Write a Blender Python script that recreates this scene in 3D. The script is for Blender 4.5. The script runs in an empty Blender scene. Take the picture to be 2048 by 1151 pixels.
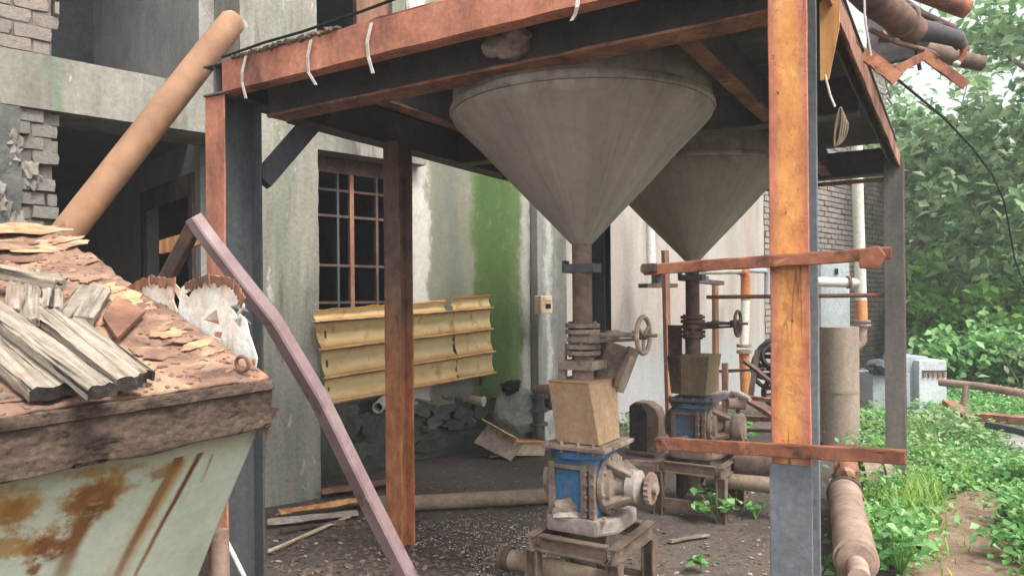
import bpy, bmesh, math, random
import numpy as np
from mathutils import Vector, Matrix, noise
from mathutils.geometry import tessellate_polygon
random.seed(7); rng = np.random.default_rng(11)
R = math.radians
S = bpy.context.scene
COL = S.collection

# ---------------------------------------------------------------- camera, sky, sun, exposure
FPX, HOR, EYE, ROLL = 1450.0, 604.0, 1.5, R(0.5)      # focal length in photo pixels, horizon row, eye height, roll
cd = bpy.data.cameras.new('camera'); cam = bpy.data.objects.new('camera', cd); COL.objects.link(cam)
cd.sensor_width = 36; cd.lens = 36*FPX/2048; cd.shift_y = (HOR-575.5)/2048
cd.clip_start = .05; cd.clip_end = 2000
CM = Matrix.Rotation(R(90), 4, 'X') @ Matrix.Rotation(-ROLL, 4, 'Z')
cam.matrix_world = Matrix.Translation((0, 0, EYE)) @ CM
S.camera = cam
SUN_EL, SUN_AZ = 55, 140                                 # azimuth clockwise from +Y
w = bpy.data.worlds.new('World'); S.world = w; w.use_nodes = True
nt = w.node_tree; bg = nt.nodes['Background']
sky = nt.nodes.new('ShaderNodeTexSky'); sky.sky_type = 'NISHITA'; sky.sun_disc = False
sky.sun_elevation = R(SUN_EL); sky.sun_rotation = R(SUN_AZ)
sky.air_density = 1.0; sky.dust_density = 4.0; sky.ozone_density = 1.0
hs = nt.nodes.new('ShaderNodeHueSaturation'); hs.inputs['Saturation'].default_value = .22
nt.links.new(sky.outputs[0], hs.inputs['Color']); nt.links.new(hs.outputs[0], bg.inputs['Color'])
bg.inputs['Strength'].default_value = .15
sl = bpy.data.lights.new('sun', 'SUN'); sl.energy = 1.5; sl.angle = R(22); sl.color = (1, .96, .9)
so = bpy.data.objects.new('sun', sl); COL.objects.link(so)
sd = Vector((math.sin(R(SUN_AZ))*math.cos(R(SUN_EL)), math.cos(R(SUN_AZ))*math.cos(R(SUN_EL)), math.sin(R(SUN_EL))))
so.rotation_euler = sd.to_track_quat('Z', 'Y').to_euler()
S.view_settings.view_transform = 'Standard'; S.view_settings.look = 'None'
S.view_settings.gamma = 1; S.view_settings.use_curve_mapping = False
S.view_settings.exposure = 1.27
S.render.engine = 'CYCLES'
S.cycles.max_bounces = 7; S.cycles.diffuse_bounces = 5

# ---------------------------------------------------------------- places
def ray(px, py):
    d = CM.to_3x3() @ Vector(((px-1024)/FPX, (HOR-py)/FPX, -1))
    return d/d.y
def P(px, py, D): return Vector((0, 0, EYE)) + ray(px, py)*D
def onplane(px, py, p0, n):
    d = ray(px, py); o = Vector((0, 0, EYE))
    return o + d*((p0-o).dot(n)/d.dot(n))
U = Vector((.854, -.521, 0)).normalized(); V = Vector((-U.y, U.x, 0)); Z = Vector((0, 0, 1)); O0 = Vector((-1.464, 3.7, 0))
def F(u, v, z): return O0 + U*u + V*v + Z*z              # axes of the steel platform
def PF(px, py, v): return onplane(px, py, F(0, v, 0), V)
WD = Vector((.74, .673, 0)).normalized(); ND = Vector((WD.y, -WD.x, 0))   # along the facade, out of the facade
def G(s, y, z): return WD*s - ND*y + Z*z                 # y = distance behind the camera's own facade line
def PG(px, py, y): return onplane(px, py, G(0, y, 0), ND)
def ground(px, py): return onplane(px, py, Vector((0, 0, 0)), Z)

# ---------------------------------------------------------------- object helpers
ROOT = {}
def tag(o, label=None, cat=None, group=None, kind=None):
    if label: o['label'] = label
    if cat: o['category'] = cat
    if group: o['group'] = group
    if kind: o['kind'] = kind
    return o
def thing(name, loc, label, cat, group=None, rz=0):
    o = bpy.data.objects.new(name, None); COL.objects.link(o)
    o.empty_display_size = .1
    o.location = loc; o.rotation_euler = (0, 0, rz)
    ROOT[o] = Matrix.Translation(loc) @ Matrix.Rotation(rz, 4, 'Z')
    return tag(o, label, cat, group)
def basis(x, y, z, o):
    m = Matrix((x, y, z)).transposed().to_4x4(); m.translation = o; return m
class MB:
    def __init__(s): s.v = []; s.f = []; s.uv = None
    def add(s, vs, fs):
        o = len(s.v); s.v += [tuple(q) for q in vs]; s.f += [tuple(i+o for i in f) for f in fs]; return s
    def hexa(s, p): return s.add(p, [(3,2,1,0),(4,5,6,7),(0,1,5,4),(1,2,6,5),(2,3,7,6),(3,0,4,7)])
    def box(s, c, x, y, z):
        c, x, y, z = Vector(c), Vector(x)/2, Vector(y)/2, Vector(z)/2
        if x.cross(y).dot(z) < 0: x = -x
        return s.hexa([c-x-y-z, c+x-y-z, c+x+y-z, c-x+y-z, c-x-y+z, c+x-y+z, c+x+y+z, c-x+y+z])
    def fbox(s, u0, u1, v0, v1, z0, z1):
        return s.hexa([F(u0,v0,z0),F(u1,v0,z0),F(u1,v1,z0),F(u0,v1,z0),F(u0,v0,z1),F(u1,v0,z1),F(u1,v1,z1),F(u0,v1,z1)])
    def gbox(s, a0, a1, y0, y1, z0, z1):
        return s.hexa([G(a0,y0,z0),G(a1,y0,z0),G(a1,y1,z0),G(a0,y1,z0),G(a0,y0,z1),G(a1,y0,z1),G(a1,y1,z1),G(a0,y1,z1)])
    def bar(s, p0, p1, wd, ht, up=Z, seg=1, jit=0):
        p0, p1 = Vector(p0), Vector(p1); d = (p1-p0).normalized()
        side = d.cross(Vector(up)).normalized(); upv = side.cross(d)
        vs = []; fs = []
        for i in range(seg+1):
            c = p0.lerp(p1, i/seg)
            for a, b in ((-1,-1),(1,-1),(1,1),(-1,1)):
                j = Vector((random.uniform(-jit,jit), random.uniform(-jit,jit), random.uniform(-jit,jit)))
                vs.append(c + side*a*wd/2 + upv*b*ht/2 + j)
        for i in range(seg):
            for k in range(4):
                a = i*4+k; b = i*4+(k+1) % 4
                fs.append((a, b, b+4, a+4))
        fs.append((3,2,1,0)); n = seg*4; fs.append((n, n+1, n+2, n+3))
        return s.add(vs, fs)
    def ibeam(s, p0, p1, wdir, fw, dp, t=.012, tw=.01, seg=1, jit=0):
        """flanges fw wide along wdir, section dp deep across"""
        p0, p1, wdir = Vector(p0), Vector(p1), Vector(wdir).normalized()
        dd = (p1-p0).normalized().cross(wdir).normalized()
        for k in (-1, 1): s.bar(p0+dd*k*(dp-t)/2, p1+dd*k*(dp-t)/2, fw, t, dd, seg, jit)
        return s.bar(p0, p1, tw, dp-2*t+.004, dd, 1, 0)
    def tube(s, pts, r, seg=14, cap=True):
        pts = [Vector(p) for p in pts]; n = len(pts)
        rs = r if isinstance(r, (list, tuple)) else [r]*n
        ref = None; vs = []; fs = []
        for i, p in enumerate(pts):
            t = (pts[min(i+1, n-1)] - pts[max(i-1, 0)])
            t = t.normalized() if t.length > 1e-9 else Vector((0,0,1))
            if ref is None: ref = t.orthogonal().normalized()
            else: ref = (ref - t*ref.dot(t)).normalized()
            b = t.cross(ref)
            for k in range(seg):
                a = 2*math.pi*k/seg; vs.append(p + (ref*math.cos(a)+b*math.sin(a))*rs[i])
        for i in range(n-1):
            for k in range(seg):
                a = i*seg+k; b = i*seg+(k+1) % seg; fs.append((a, b, b+seg, a+seg))
        if cap: fs.append(tuple(reversed(range(seg)))); fs.append(tuple(range((n-1)*seg, n*seg)))
        return s.add(vs, fs)
    def lathe(s, prof, o, ax, seg=28):
        """prof: list of (radius, distance along ax)"""
        o, ax = Vector(o), Vector(ax).normalized(); a1 = ax.orthogonal().normalized(); a2 = ax.cross(a1)
        vs = []; fs = []
        for r, t in prof:
            for k in range(seg):
                a = 2*math.pi*k/seg; vs.append(o+ax*t+(a1*math.cos(a)+a2*math.sin(a))*max(r, .0005))
        for i in range(len(prof)-1):
            for k in range(seg):
                a = i*seg+k; b = i*seg+(k+1) % seg; fs.append((a, b, b+seg, a+seg))
        fs.append(tuple(reversed(range(seg)))); fs.append(tuple(range((len(prof)-1)*seg, len(prof)*seg)))
        return s.add(vs, fs)
    def torus(s, c, ax, R0, r0, n=28, m=8):
        c, ax = Vector(c), Vector(ax).normalized(); a1 = ax.orthogonal().normalized(); a2 = ax.cross(a1); vs = []; fs = []
        for i in range(n):
            a = 2*math.pi*i/n; d = a1*math.cos(a)+a2*math.sin(a)
            for k in range(m):
                b = 2*math.pi*k/m; vs.append(c+d*(R0+r0*math.cos(b))+ax*r0*math.sin(b))
        for i in range(n):
            for k in range(m):
                fs.append((i*m+k, ((i+1) % n)*m+k, ((i+1) % n)*m+(k+1) % m, i*m+(k+1) % m))
        return s.add(vs, fs)
    def grid(s, fn, nu, nv, keep=None):
        vs = [fn(i/nu, j/nv) for j in range(nv+1) for i in range(nu+1)]
        fs = [(j*(nu+1)+i, j*(nu+1)+i+1, (j+1)*(nu+1)+i+1, (j+1)*(nu+1)+i) for j in range(nv) for i in range(nu)
              if keep is None or keep((i+.5)/nu, (j+.5)/nv)]
        s.uv = [(i/nu, j/nv) for j in range(nv+1) for i in range(nu+1)]
        return s.add(vs, fs)
    def plate(s, loops, m, th):
        """outline (and holes) in the xy plane of matrix m, solid with thickness th along its z"""
        lp = [[Vector((p[0], p[1], 0)) for p in l] for l in loops]
        flat = [p for l in lp for p in l]; n = len(flat); tri = tessellate_polygon(lp)
        vs = [m @ p for p in flat] + [m @ (p+Vector((0,0,th))) for p in flat]
        fs = []
        for t in tri:
            a, b, c_ = (flat[i] for i in t)
            if (b-a).cross(c_-a).z < 0: t = (t[0], t[2], t[1])
            fs.append((t[2], t[1], t[0])); fs.append((t[0]+n, t[1]+n, t[2]+n))
        o = 0
        for l in lp:
            k = len(l)
            for i in range(k):
                a, b = o+i, o+(i+1) % k; fs.append((a, b, b+n, a+n))
            o += k
        return s.add(vs, fs)
    def blob(s, c, rx, ry, rz, amp=.25, fr=2.0, sub=2, seed=0):
        bm = bmesh.new(); bmesh.ops.create_icosphere(bm, subdivisions=sub, radius=1)
        vs = []
        for q in bm.verts:
            k = 1+amp*noise.noise(q.co*fr+Vector((seed, seed*1.7, seed*.3)))*1.6
            vs.append(Vector(c)+Vector((q.co.x*rx*k, q.co.y*ry*k, q.co.z*rz*k)))
        fs = [tuple(v.index for v in f.verts) for f in bm.faces]; bm.free()
        return s.add(vs, fs)
    def build(s, name, mat, parent=None, mw=None, smooth=False, bevel=0, solid=0):
        me = bpy.data.meshes.new(name)
        root = parent
        while root is not None and root.parent is not None: root = root.parent
        inv = None
        if parent is not None:
            base = ROOT[root]; inv = base.inverted()
            vs = [inv @ Vector(q) for q in s.v]
        elif mw is not None:
            inv = mw.inverted(); vs = [inv @ Vector(q) for q in s.v]
        else:
            a = np.array(s.v); c = Vector(((a[:,0].min()+a[:,0].max())/2, (a[:,1].min()+a[:,1].max())/2, a[:,2].min()))
            mw = Matrix.Translation(c); vs = [Vector(q)-c for q in s.v]
        me.from_pydata([tuple(q) for q in vs], [], s.f)
        if s.uv and len(s.uv) == len(s.v):
            l = me.uv_layers.new(name='uv')
            for lo in me.loops: l.data[lo.index].uv = s.uv[lo.vertex_index]
        me.materials.append(mat); me.update()
        if smooth:
            for p in me.polygons: p.use_smooth = True
            try: me.set_sharp_from_angle(angle=R(40))
            except Exception: pass
        o = bpy.data.objects.new(name, me); COL.objects.link(o)
        if parent is not None: o.parent = parent
        else: o.matrix_world = mw; ROOT[o] = mw.copy()
        if solid:
            md = o.modifiers.new('solid', 'SOLIDIFY'); md.thickness = solid; md.offset = 0
        if bevel:
            md = o.modifiers.new('bevel', 'BEVEL'); md.width = bevel; md.segments = 2; md.limit_method = 'ANGLE'; md.angle_limit = R(40)
        return o
def copy_tree(o, parent=None):
    c_ = o.copy(); COL.objects.link(c_)
    if parent is not None: c_.parent = parent
    for ch in o.children: copy_tree(ch, c_)
    return c_

# ---------------------------------------------------------------- materials
def lin(c, k=1.0):
    f = lambda x: ((x/255)/12.92 if x/255 <= .04045 else (((x/255)+.055)/1.055)**2.4)*k
    return (f(c[0]), f(c[1]), f(c[2]), 1)
class NT:
    def __init__(s, name):
        s.m = bpy.data.materials.new(name); s.m.use_nodes = True; s.t = s.m.node_tree; s.b = s.t.nodes['Principled BSDF']
        s.tc = s.t.nodes.new('ShaderNodeTexCoord'); s.oi = s.t.nodes.new('ShaderNodeObjectInfo')
        sc = s.n('ShaderNodeVectorMath', operation='SCALE'); s.t.links.new(s.oi.outputs['Random'], sc.inputs[0]); sc.inputs['Scale'].default_value = 13.7
        ad = s.n('ShaderNodeVectorMath', operation='ADD'); s.l(s.tc.outputs['Object'], ad.inputs[0]); s.l(sc.outputs[0], ad.inputs[1])
        s.co = ad.outputs[0]
    def n(s, typ, **k):
        x = s.t.nodes.new(typ)
        for a, b in k.items(): setattr(x, a, b)
        return x
    def l(s, a, b): s.t.links.new(a, b)
    def map(s, scale, src=None):
        x = s.n('ShaderNodeMapping'); s.l(src or s.co, x.inputs[0]); x.inputs['Scale'].default_value = scale; return x.outputs[0]
    def noise(s, scale, detail=6, rough=.6, dist=0.0, vec=None):
        x = s.n('ShaderNodeTexNoise'); x.inputs['Scale'].default_value = scale; x.inputs['Detail'].default_value = detail
        x.inputs['Roughness'].default_value = rough; x.inputs['Distortion'].default_value = dist
        s.l(vec or s.co, x.inputs['Vector']); return x.outputs['Fac']
    def ramp(s, fac, stops, interp='LINEAR'):
        x = s.n('ShaderNodeValToRGB'); s.l(fac, x.inputs[0]); e = x.color_ramp; e.interpolation = interp
        while len(e.elements) < len(stops): e.elements.new(.5)
        for k, (p, c) in enumerate(stops):
            e.elements[k].position = p; e.elements[k].color = c
        return x.outputs[0]
    def mask(s, fac, a, b):
        return s.ramp(fac, [(a, (0,0,0,1)), (b, (1,1,1,1))])
    def mix(s, fac, a, b, mode='MIX'):
        x = s.n('ShaderNodeMix', data_type='RGBA', blend_type=mode)
        for src, k in ((fac, 0), (a, 6), (b, 7)):
            if isinstance(src, (int, float)): x.inputs[k].default_value = src
            elif isinstance(src, tuple): x.inputs[k].default_value = src
            else: s.l(src, x.inputs[k])
        return x.outputs[2]
    def math(s, op, a, b=0.0, c=None):
        x = s.n('ShaderNodeMath', operation=op)
        for k, v in enumerate((a, b, c)):
            if v is None: continue
            if isinstance(v, (int, float)): x.inputs[k].default_value = v
            else: s.l(v, x.inputs[k])
        return x.outputs[0]
    def sep(s, vec):
        x = s.n('ShaderNodeSeparateXYZ'); s.l(vec, x.inputs[0]); return x.outputs
    def vary(s, col, lo=.75, hi=1.2, scale=35):
        f = s.noise(scale, 5, .7); g = s.ramp(f, [(.3, (lo,lo,lo,1)), (.7, (hi,hi,hi,1))])
        r = s.n('ShaderNodeMapRange'); s.l(s.oi.outputs['Random'], r.inputs[0]); r.inputs[3].default_value = .88; r.inputs[4].default_value = 1.1
        h = s.mix(1.0, col, g, 'MULTIPLY')
        cb = s.n('ShaderNodeCombineXYZ')
        for k in range(3): s.l(r.outputs[0], cb.inputs[k])
        return s.mix(1.0, h, cb.outputs[0], 'MULTIPLY')
    def finish(s, col, rough=.85, bump=.3, bscale=60, bdist=.004, metal=0.0, extra=None, spec=.3):
        s.l(col, s.b.inputs['Base Color']); s.b.inputs['Metallic'].default_value = metal
        s.b.inputs['Specular IOR Level'].default_value = spec
        rn = s.noise(18, 5); rr = s.n('ShaderNodeMapRange'); s.l(rn, rr.inputs[0]); rr.inputs[3].default_value = max(rough-.15, .05); rr.inputs[4].default_value = min(rough+.15, 1)
        s.l(rr.outputs[0], s.b.inputs['Roughness'])
        h = s.noise(bscale, 8, .65)
        if extra is not None: h = s.math('ADD', h, extra)
        bp = s.n('ShaderNodeBump'); bp.inputs['Strength'].default_value = bump; bp.inputs['Distance'].default_value = bdist
        s.l(h, bp.inputs['Height']); s.l(bp.outputs[0], s.b.inputs['Normal'])
        return s.m
def ds(c, a=.84):
    l = .3*c[0]+.59*c[1]+.11*c[2]; return tuple(l+(x-l)*a for x in c)
def M(name, stops, scale=5, stretch=(1,1,1), dist=.4, rough=.85, bump=.4, bscale=60, bdist=.004, metal=0.0, spots=(), lo=.75, hi=1.2, vs=35, spec=.3):
    """stops: [(pos,(r,g,b 0-255),k)]; spots: [(colour, scale, a, b, stretch)] laid over by noise thresholds"""
    t = NT(name)
    f = t.noise(scale, 8, .62, dist, t.map(stretch))
    col = t.ramp(f, [(p, lin(ds(c), k)) for p, c, k in stops])
    ex = None
    for c_, sc, a, b, st, k in spots:
        mk = t.mask(t.noise(sc, 8, .65, .3, t.map(st)), a, b); col = t.mix(mk, col, lin(ds(c_), k)); ex = mk
    return t.finish(t.vary(col, lo, hi, vs), rough, bump, bscale, bdist, metal, ex, spec)

Zs = (1, 1, .12)      # streaks run down
mt = {}
mt['rust_red'] = M('rust_red', [(.3,(120,76,62),1),(.5,(182,112,84),1),(.7,(204,134,100),1)], 4, (1,1,.5), spots=[((88,60,52),9,.62,.74,(1,1,.4),.9),((216,146,100),3,.6,.75,Zs,1)])
mt['rust_dark'] = M('rust_dark', [(.3,(58,48,46),1),(.55,(100,78,68),1),(.75,(140,102,84),1)], 5, spots=[((160,100,72),4,.62,.74,Zs,.9)])
mt['rust_orange'] = M('rust_orange', [(.28,(168,100,80),1),(.42,(208,132,88),1),(.56,(238,170,90),1),(.75,(234,184,120),1)], 2.2, (6,6,.16), dist=.2, lo=.88, hi=1.1, vs=18, spots=[((182,106,88),3,.52,.7,(4,4,.3),1),((92,54,44),16,.67,.71,(1,1,.3),.9),((120,66,52),5,.64,.7,(3,3,.8),.9)])
mt['rust_brown'] = M('rust_brown', [(.3,(98,68,58),.95),(.5,(150,100,76),.95),(.7,(180,126,96),.95)], 5, (1,1,.25), spots=[((106,82,70),10,.52,.68,Zs,.9),((84,52,42),16,.64,.7,(1,1,.5),.9)])
mt['steel_grey'] = M('steel_grey', [(.3,(92,98,102),1),(.55,(120,126,130),1),(.75,(140,138,134),1)], 4, (1,1,.2), rough=.6, spots=[((140,102,84),6,.62,.72,Zs,.9)])
mt['steel_dark'] = M('steel_dark', [(.3,(58,62,66),1),(.6,(84,88,92),1),(.8,(104,98,92),1)], 4, (1,1,.3), rough=.65, spots=[((116,86,70),6,.64,.74,Zs,.9)])
mt['deck'] = M('deck', [(.3,(76,74,74),1),(.6,(104,98,96),1),(.8,(128,108,96),1)], 3)
def hopper_mat():
    t = NT('hopper'); x, y, z = t.sep(t.tc.outputs['Object'])
    ang = t.math('ARCTAN2', x, y)
    cb = t.n('ShaderNodeCombineXYZ'); t.l(t.math('MULTIPLY', ang, 5.0), cb.inputs[0]); t.l(t.math('MULTIPLY', z, .5), cb.inputs[1])
    cb2 = t.n('ShaderNodeCombineXYZ'); t.l(t.math('MULTIPLY', ang, 22.0), cb2.inputs[0]); t.l(t.math('MULTIPLY', z, .9), cb2.inputs[1])
    f = t.noise(1.0, 5, .6, 0, cb.outputs[0]); g_ = t.noise(1.0, 4, .6, 0, cb2.outputs[0]); n1 = t.noise(3, 7, .6)
    col = t.ramp(t.math('ADD', t.math('MULTIPLY', f, .6), t.math('MULTIPLY', n1, .4)), [(.3, lin((126,120,110))), (.5, lin((156,149,136))), (.7, lin((178,170,155)))])
    st = t.mask(g_, .56, .72); col = t.mix(t.math('MULTIPLY', st, .35), col, lin((104,91,80)))
    st = t.mask(g_, .44, .3); col = t.mix(t.math('MULTIPLY', st, .25), col, lin((172,163,146)))
    rim = t.n('ShaderNodeMapRange'); t.l(t.math('ADD', z, t.math('MULTIPLY', n1, .1)), rim.inputs[0]); rim.inputs[1].default_value = .98; rim.inputs[2].default_value = 1.08
    dk = t.mask(t.noise(9, 5, .7), .45, .7); col = t.mix(t.math('MULTIPLY', t.math('MULTIPLY', rim.outputs[0], dk), .7), col, lin((92,78,68)))
    return t.finish(t.vary(col, .9, 1.08, 25), .75, .15, 50, .003)
mt['hopper'] = hopper_mat()
mt['dust'] = M('dust', [(.3,(112,96,82),.9),(.55,(150,132,114),.9),(.75,(176,160,142),.95)], 8, bump=.5, spots=[((96,66,50),10,.6,.7,(1,1,.6),.9)])
mt['dust_pale'] = M('dust_pale', [(.3,(150,132,122),.9),(.6,(186,170,158),.9),(.8,(204,192,180),.95)], 9, bump=.6)
mt['dust_brown'] = M('dust_brown', [(.3,(92,74,62),.9),(.55,(128,106,90),.9),(.75,(150,128,108),.9)], 7, bump=.5)
mt['tan_box'] = M('tan_box', [(.3,(158,124,92),.95),(.55,(184,146,108),.95),(.8,(192,162,126),.95)], 3, (1,1,.3), bump=.15, rough=.8, spots=[((130,118,84),3,.62,.75,(1,1,1),.9)])
mt['olive_box'] = M('olive_box', [(.3,(96,80,58),.95),(.6,(126,106,76),.95),(.8,(140,118,86),.95)], 3, (1,1,.3), bump=.15, rough=.8)
mt['blue'] = M('blue', [(.3,(52,94,132),.9),(.6,(62,118,166),.95),(.8,(88,138,176),.95)], 5, rough=.6, spots=[((132,112,94),7,.50,.64,(1,1,.5),.9)])
mt['concrete'] = M('concrete', [(.25,(104,100,90),.95),(.5,(138,134,121),.95),(.75,(160,156,143),.95)], 3.2, (1.4,1.4,.22), bump=.5, bscale=30, spots=[((104,122,94),2.2,.54,.74,(2.2,2.2,.12),.95),((84,78,68),5,.58,.72,Zs,.9),((186,180,168),9,.63,.7,(1,1,.4),.95),((126,102,78),3.1,.64,.73,(3,3,.14),.9)])
mt['concrete_inner'] = M('concrete_inner', [(.3,(132,128,123),1),(.6,(162,157,151),1),(.8,(176,170,163),1)], 2, bump=.3)
mt['inner_dark'] = M('inner_dark', [(.3,(72,74,78),1),(.6,(98,99,102),1),(.8,(112,110,108),1)], 2)  # darker grey for the inner walls and slabs
mt['brick_pale'] = M('brick_pale', [(.3,(120,108,100),.95),(.55,(156,142,130),.95),(.8,(172,160,148),.95)], 9, bump=.7, bscale=30, bdist=.008)
mt['brick_grey'] = M('brick_grey', [(.3,(110,104,94),.95),(.55,(142,136,124),.95),(.8,(160,156,144),.95)], 9, bump=.8, bscale=25, bdist=.01)
mt['brick_far'] = M('brick_far', [(.3,(122,112,104),1),(.55,(150,138,128),1),(.8,(166,156,146),1)], 6, bump=.5)
mt['mortar'] = M('mortar', [(.3,(92,86,80),1),(.6,(118,112,104),1),(.8,(130,124,116),1)], 12, bump=.6)
mt['stone'] = M('stone', [(.3,(70,72,66),.9),(.55,(102,102,94),.9),(.8,(132,130,120),.9)], 6, bump=.8, bscale=20, bdist=.01, spots=[((70,86,62),3,.55,.7,(1,1,1),.9)])
mt['mossy'] = M('mossy', [(.3,(60,62,56),.9),(.55,(86,90,80),.9),(.8,(112,112,102),.9)], 4, bump=.8, bscale=18, bdist=.012, spots=[((58,74,50),2,.5,.65,(1,1,.5),.9)])
mt['yellow'] = M('yellow', [(.25,(214,160,84),1),(.5,(236,202,134),1),(.75,(244,224,174),1)], 1.6, (.6,.6,2.4), rough=.6, bump=.08, lo=.92, hi=1.06, vs=9, spots=[((190,126,62),3,.6,.74,(.5,.5,2.5),.95)])
mt['yellow_rib'] = M('yellow_rib', [(.3,(200,158,98),1),(.6,(228,192,134),1),(.8,(234,212,164),1)], 5, rough=.7, bump=.15, spots=[((120,76,48),8,.64,.72,(1,1,1),.9)])
mt['mauve'] = M('mauve', [(.3,(122,96,94),1),(.5,(150,124,124),1),(.75,(170,148,146),1)], 2.2, rough=.7, bump=.25, lo=.88, hi=1.1, spots=[((112,74,64),7,.60,.70,(1,1,.5),.9),((184,168,160),16,.66,.72,(1,1,.4),1)])
mt['pipe_orange'] = M('pipe_orange', [(.3,(128,92,68),1),(.5,(162,118,86),1),(.75,(182,142,108),1)], 2.4, (1,1,.7), rough=.75, bump=.3, bscale=35, lo=.85, hi=1.1, vs=14, spots=[((198,130,72),1.8,.56,.72,(1,1,1),1),((110,72,56),7,.61,.70,(1,1,.5),.9),((196,164,132),5,.63,.72,(1,1,.4),1)])
mt['pipe_tan'] = M('pipe_tan', [(.3,(118,100,82),.95),(.55,(152,132,108),.95),(.8,(168,150,126),.95)], 4, rough=.85, bump=.25)
mt['pipe_rust'] = M('pipe_rust', [(.3,(122,96,82),1),(.55,(164,134,116),1),(.8,(188,160,142),1)], 4, rough=.85, bump=.4, spots=[((140,84,64),6,.6,.74,(1,1,1),.9)])
mt['white_pipe'] = M('white_pipe', [(.3,(186,180,164),.95),(.6,(216,212,198),.95),(.8,(226,222,212),.95)], 4, Zs, rough=.6, bump=.1, spots=[((176,122,72),5,.66,.76,(1,1,.6),.95)])
mt['orange_pipe'] = M('orange_pipe', [(.3,(176,86,50),.95),(.55,(210,130,66),.95),(.8,(222,168,104),.95)], 5, (1,1,.4), rough=.75, bump=.3)
mt['strap'] = M('strap', [(.3,(186,180,168),.95),(.7,(214,208,198),.95)], 9, bump=.1)
mt['grey_paint'] = M('grey_paint', [(.3,(142,148,156),.95),(.6,(168,174,182),.95),(.8,(182,186,192),.95)], 3, (1,1,.3), rough=.6, bump=.1, spots=[((128,112,98),7,.66,.75,Zs,.9)])
mt['panel_pale'] = M('panel_pale', [(.3,(170,182,184),.95),(.6,(196,204,204),.95)], 3, rough=.6, bump=.1, spots=[((126,90,70),9,.68,.74,Zs,.9)])
mt['brown_drum'] = M('brown_drum', [(.3,(128,112,98),1),(.6,(152,134,116),1),(.8,(164,146,126),1)], 3, (1,1,.3), rough=.8, bump=.15)
mt['black'] = M('black', [(.3,(22,22,22),.9),(.7,(40,38,38),.9)], 6, rough=.7, bump=.2)
mt['blue_dusty'] = M('blue_dusty', [(.3,(62,84,104),1),(.6,(78,112,140),1),(.8,(104,126,140),1)], 5, rough=.7, spots=[((110,96,84),5,.48,.62,(1,1,.6),.9)])
mt['duct'] = M('duct', [(.3,(90,66,58),1),(.55,(134,100,86),1),(.8,(158,124,106),1)], 4, bump=.4)
def post_mat():
    t = NT('rust_orange_post')
    d_ = t.n('ShaderNodeVectorMath', operation='DOT_PRODUCT'); t.l(t.tc.outputs['Object'], d_.inputs[0]); d_.inputs[1].default_value = U
    wob = t.noise(3, 8, .7, .2, t.map((1.5,1.5,.5))); fine = t.noise(8, 10, .75, .2, t.map((1.4,1.4,.55)))
    x = t.math('ABSOLUTE', t.math('ADD', t.math('SUBTRACT', d_.outputs['Value'], 1.335), t.math('MULTIPLY', t.math('SUBTRACT', wob, .5), .11)))
    r = t.n('ShaderNodeMapRange', interpolation_type='SMOOTHSTEP'); t.l(x, r.inputs[0]); r.inputs[1].default_value = .012; r.inputs[2].default_value = .056
    col = t.ramp(fine, [(.3, lin((200,128,80))), (.5, lin((226,158,90))), (.7, lin((232,182,122)))])
    red = t.ramp(fine, [(.3, lin((150,92,80))), (.5, lin((190,118,94))), (.7, lin((206,142,116)))])
    col = t.mix(r.outputs[0], col, red)
    pt = t.mask(t.noise(2.1, 7, .65, .3, t.map((2,2,.6))), .54, .68); col = t.mix(t.math('MULTIPLY', pt, .8), col, lin((190,112,86)))
    sp = t.mask(t.noise(40, 6, .75, .3, t.map((1,1,.8))), .62, .67); col = t.mix(sp, col, lin((112,62,48)))
    sc = t.noise(2.6, 3, .5, .6, t.map((2.6,2.6,.22))); ln = t.math('ABSOLUTE', t.math('SUBTRACT', sc, .5)); lm = t.ramp(ln, [(.0015, (1,1,1,1)), (.0045, (0,0,0,1))])
    gate = t.mask(t.noise(1.7, 2), .48, .56); col = t.mix(t.math('MULTIPLY', t.math('MULTIPLY', lm, gate), .8), col, lin((104,56,44)))
    pk = t.mask(t.noise(9, 10, .8, .2, t.map((1,1,.8))), .54, .58); col = t.mix(t.math('MULTIPLY', pk, .45), col, lin((180,112,80)))
    return t.finish(t.vary(col, .88, 1.1, 24), .8, .5, 45, .004, extra=pk)
mt['rust_orange_post'] = post_mat()
def yellow_mat():
    t = NT('yellow_slat'); uvn = t.n('ShaderNodeUVMap'); uvn.uv_map = 'uv'; u_, v_, _ = t.sep(uvn.outputs[0])
    n1 = t.noise(3, 7, .65, .3, t.map((.6,.6,2))); n2 = t.noise(12, 6, .7)
    e = t.math('ABSOLUTE', t.math('SUBTRACT', v_, .5)); e = t.math('ADD', e, t.math('MULTIPLY', t.math('SUBTRACT', n1, .5), .5))
    r = t.n('ShaderNodeMapRange', interpolation_type='SMOOTHSTEP'); t.l(e, r.inputs[0]); r.inputs[1].default_value = .22; r.inputs[2].default_value = .5
    col = t.ramp(n1, [(.3, lin((206,176,120))), (.55, lin((222,198,148))), (.8, lin((228,212,170)))])
    col = t.mix(r.outputs[0], col, lin((194,144,82)))
    sp = t.mask(t.noise(4, 8, .7, .4), .55, .66); col = t.mix(t.math('MULTIPLY', sp, .75), col, lin((164,106,60)))
    gr = t.mask(n2, .62, .75); col = t.mix(t.math('MULTIPLY', gr, .4), col, lin((150,124,90)))
    return t.finish(t.vary(col, .94, 1.05, 9), .6, .15, 40, .003)
mt['yellow'] = yellow_mat()
mt['wood'] = None
mt['trunk'] = M('trunk', [(.3,(70,58,48),.9),(.6,(104,90,76),.9)], 6, (2,2,.3), bump=.8, bscale=25, bdist=.01)
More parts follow.
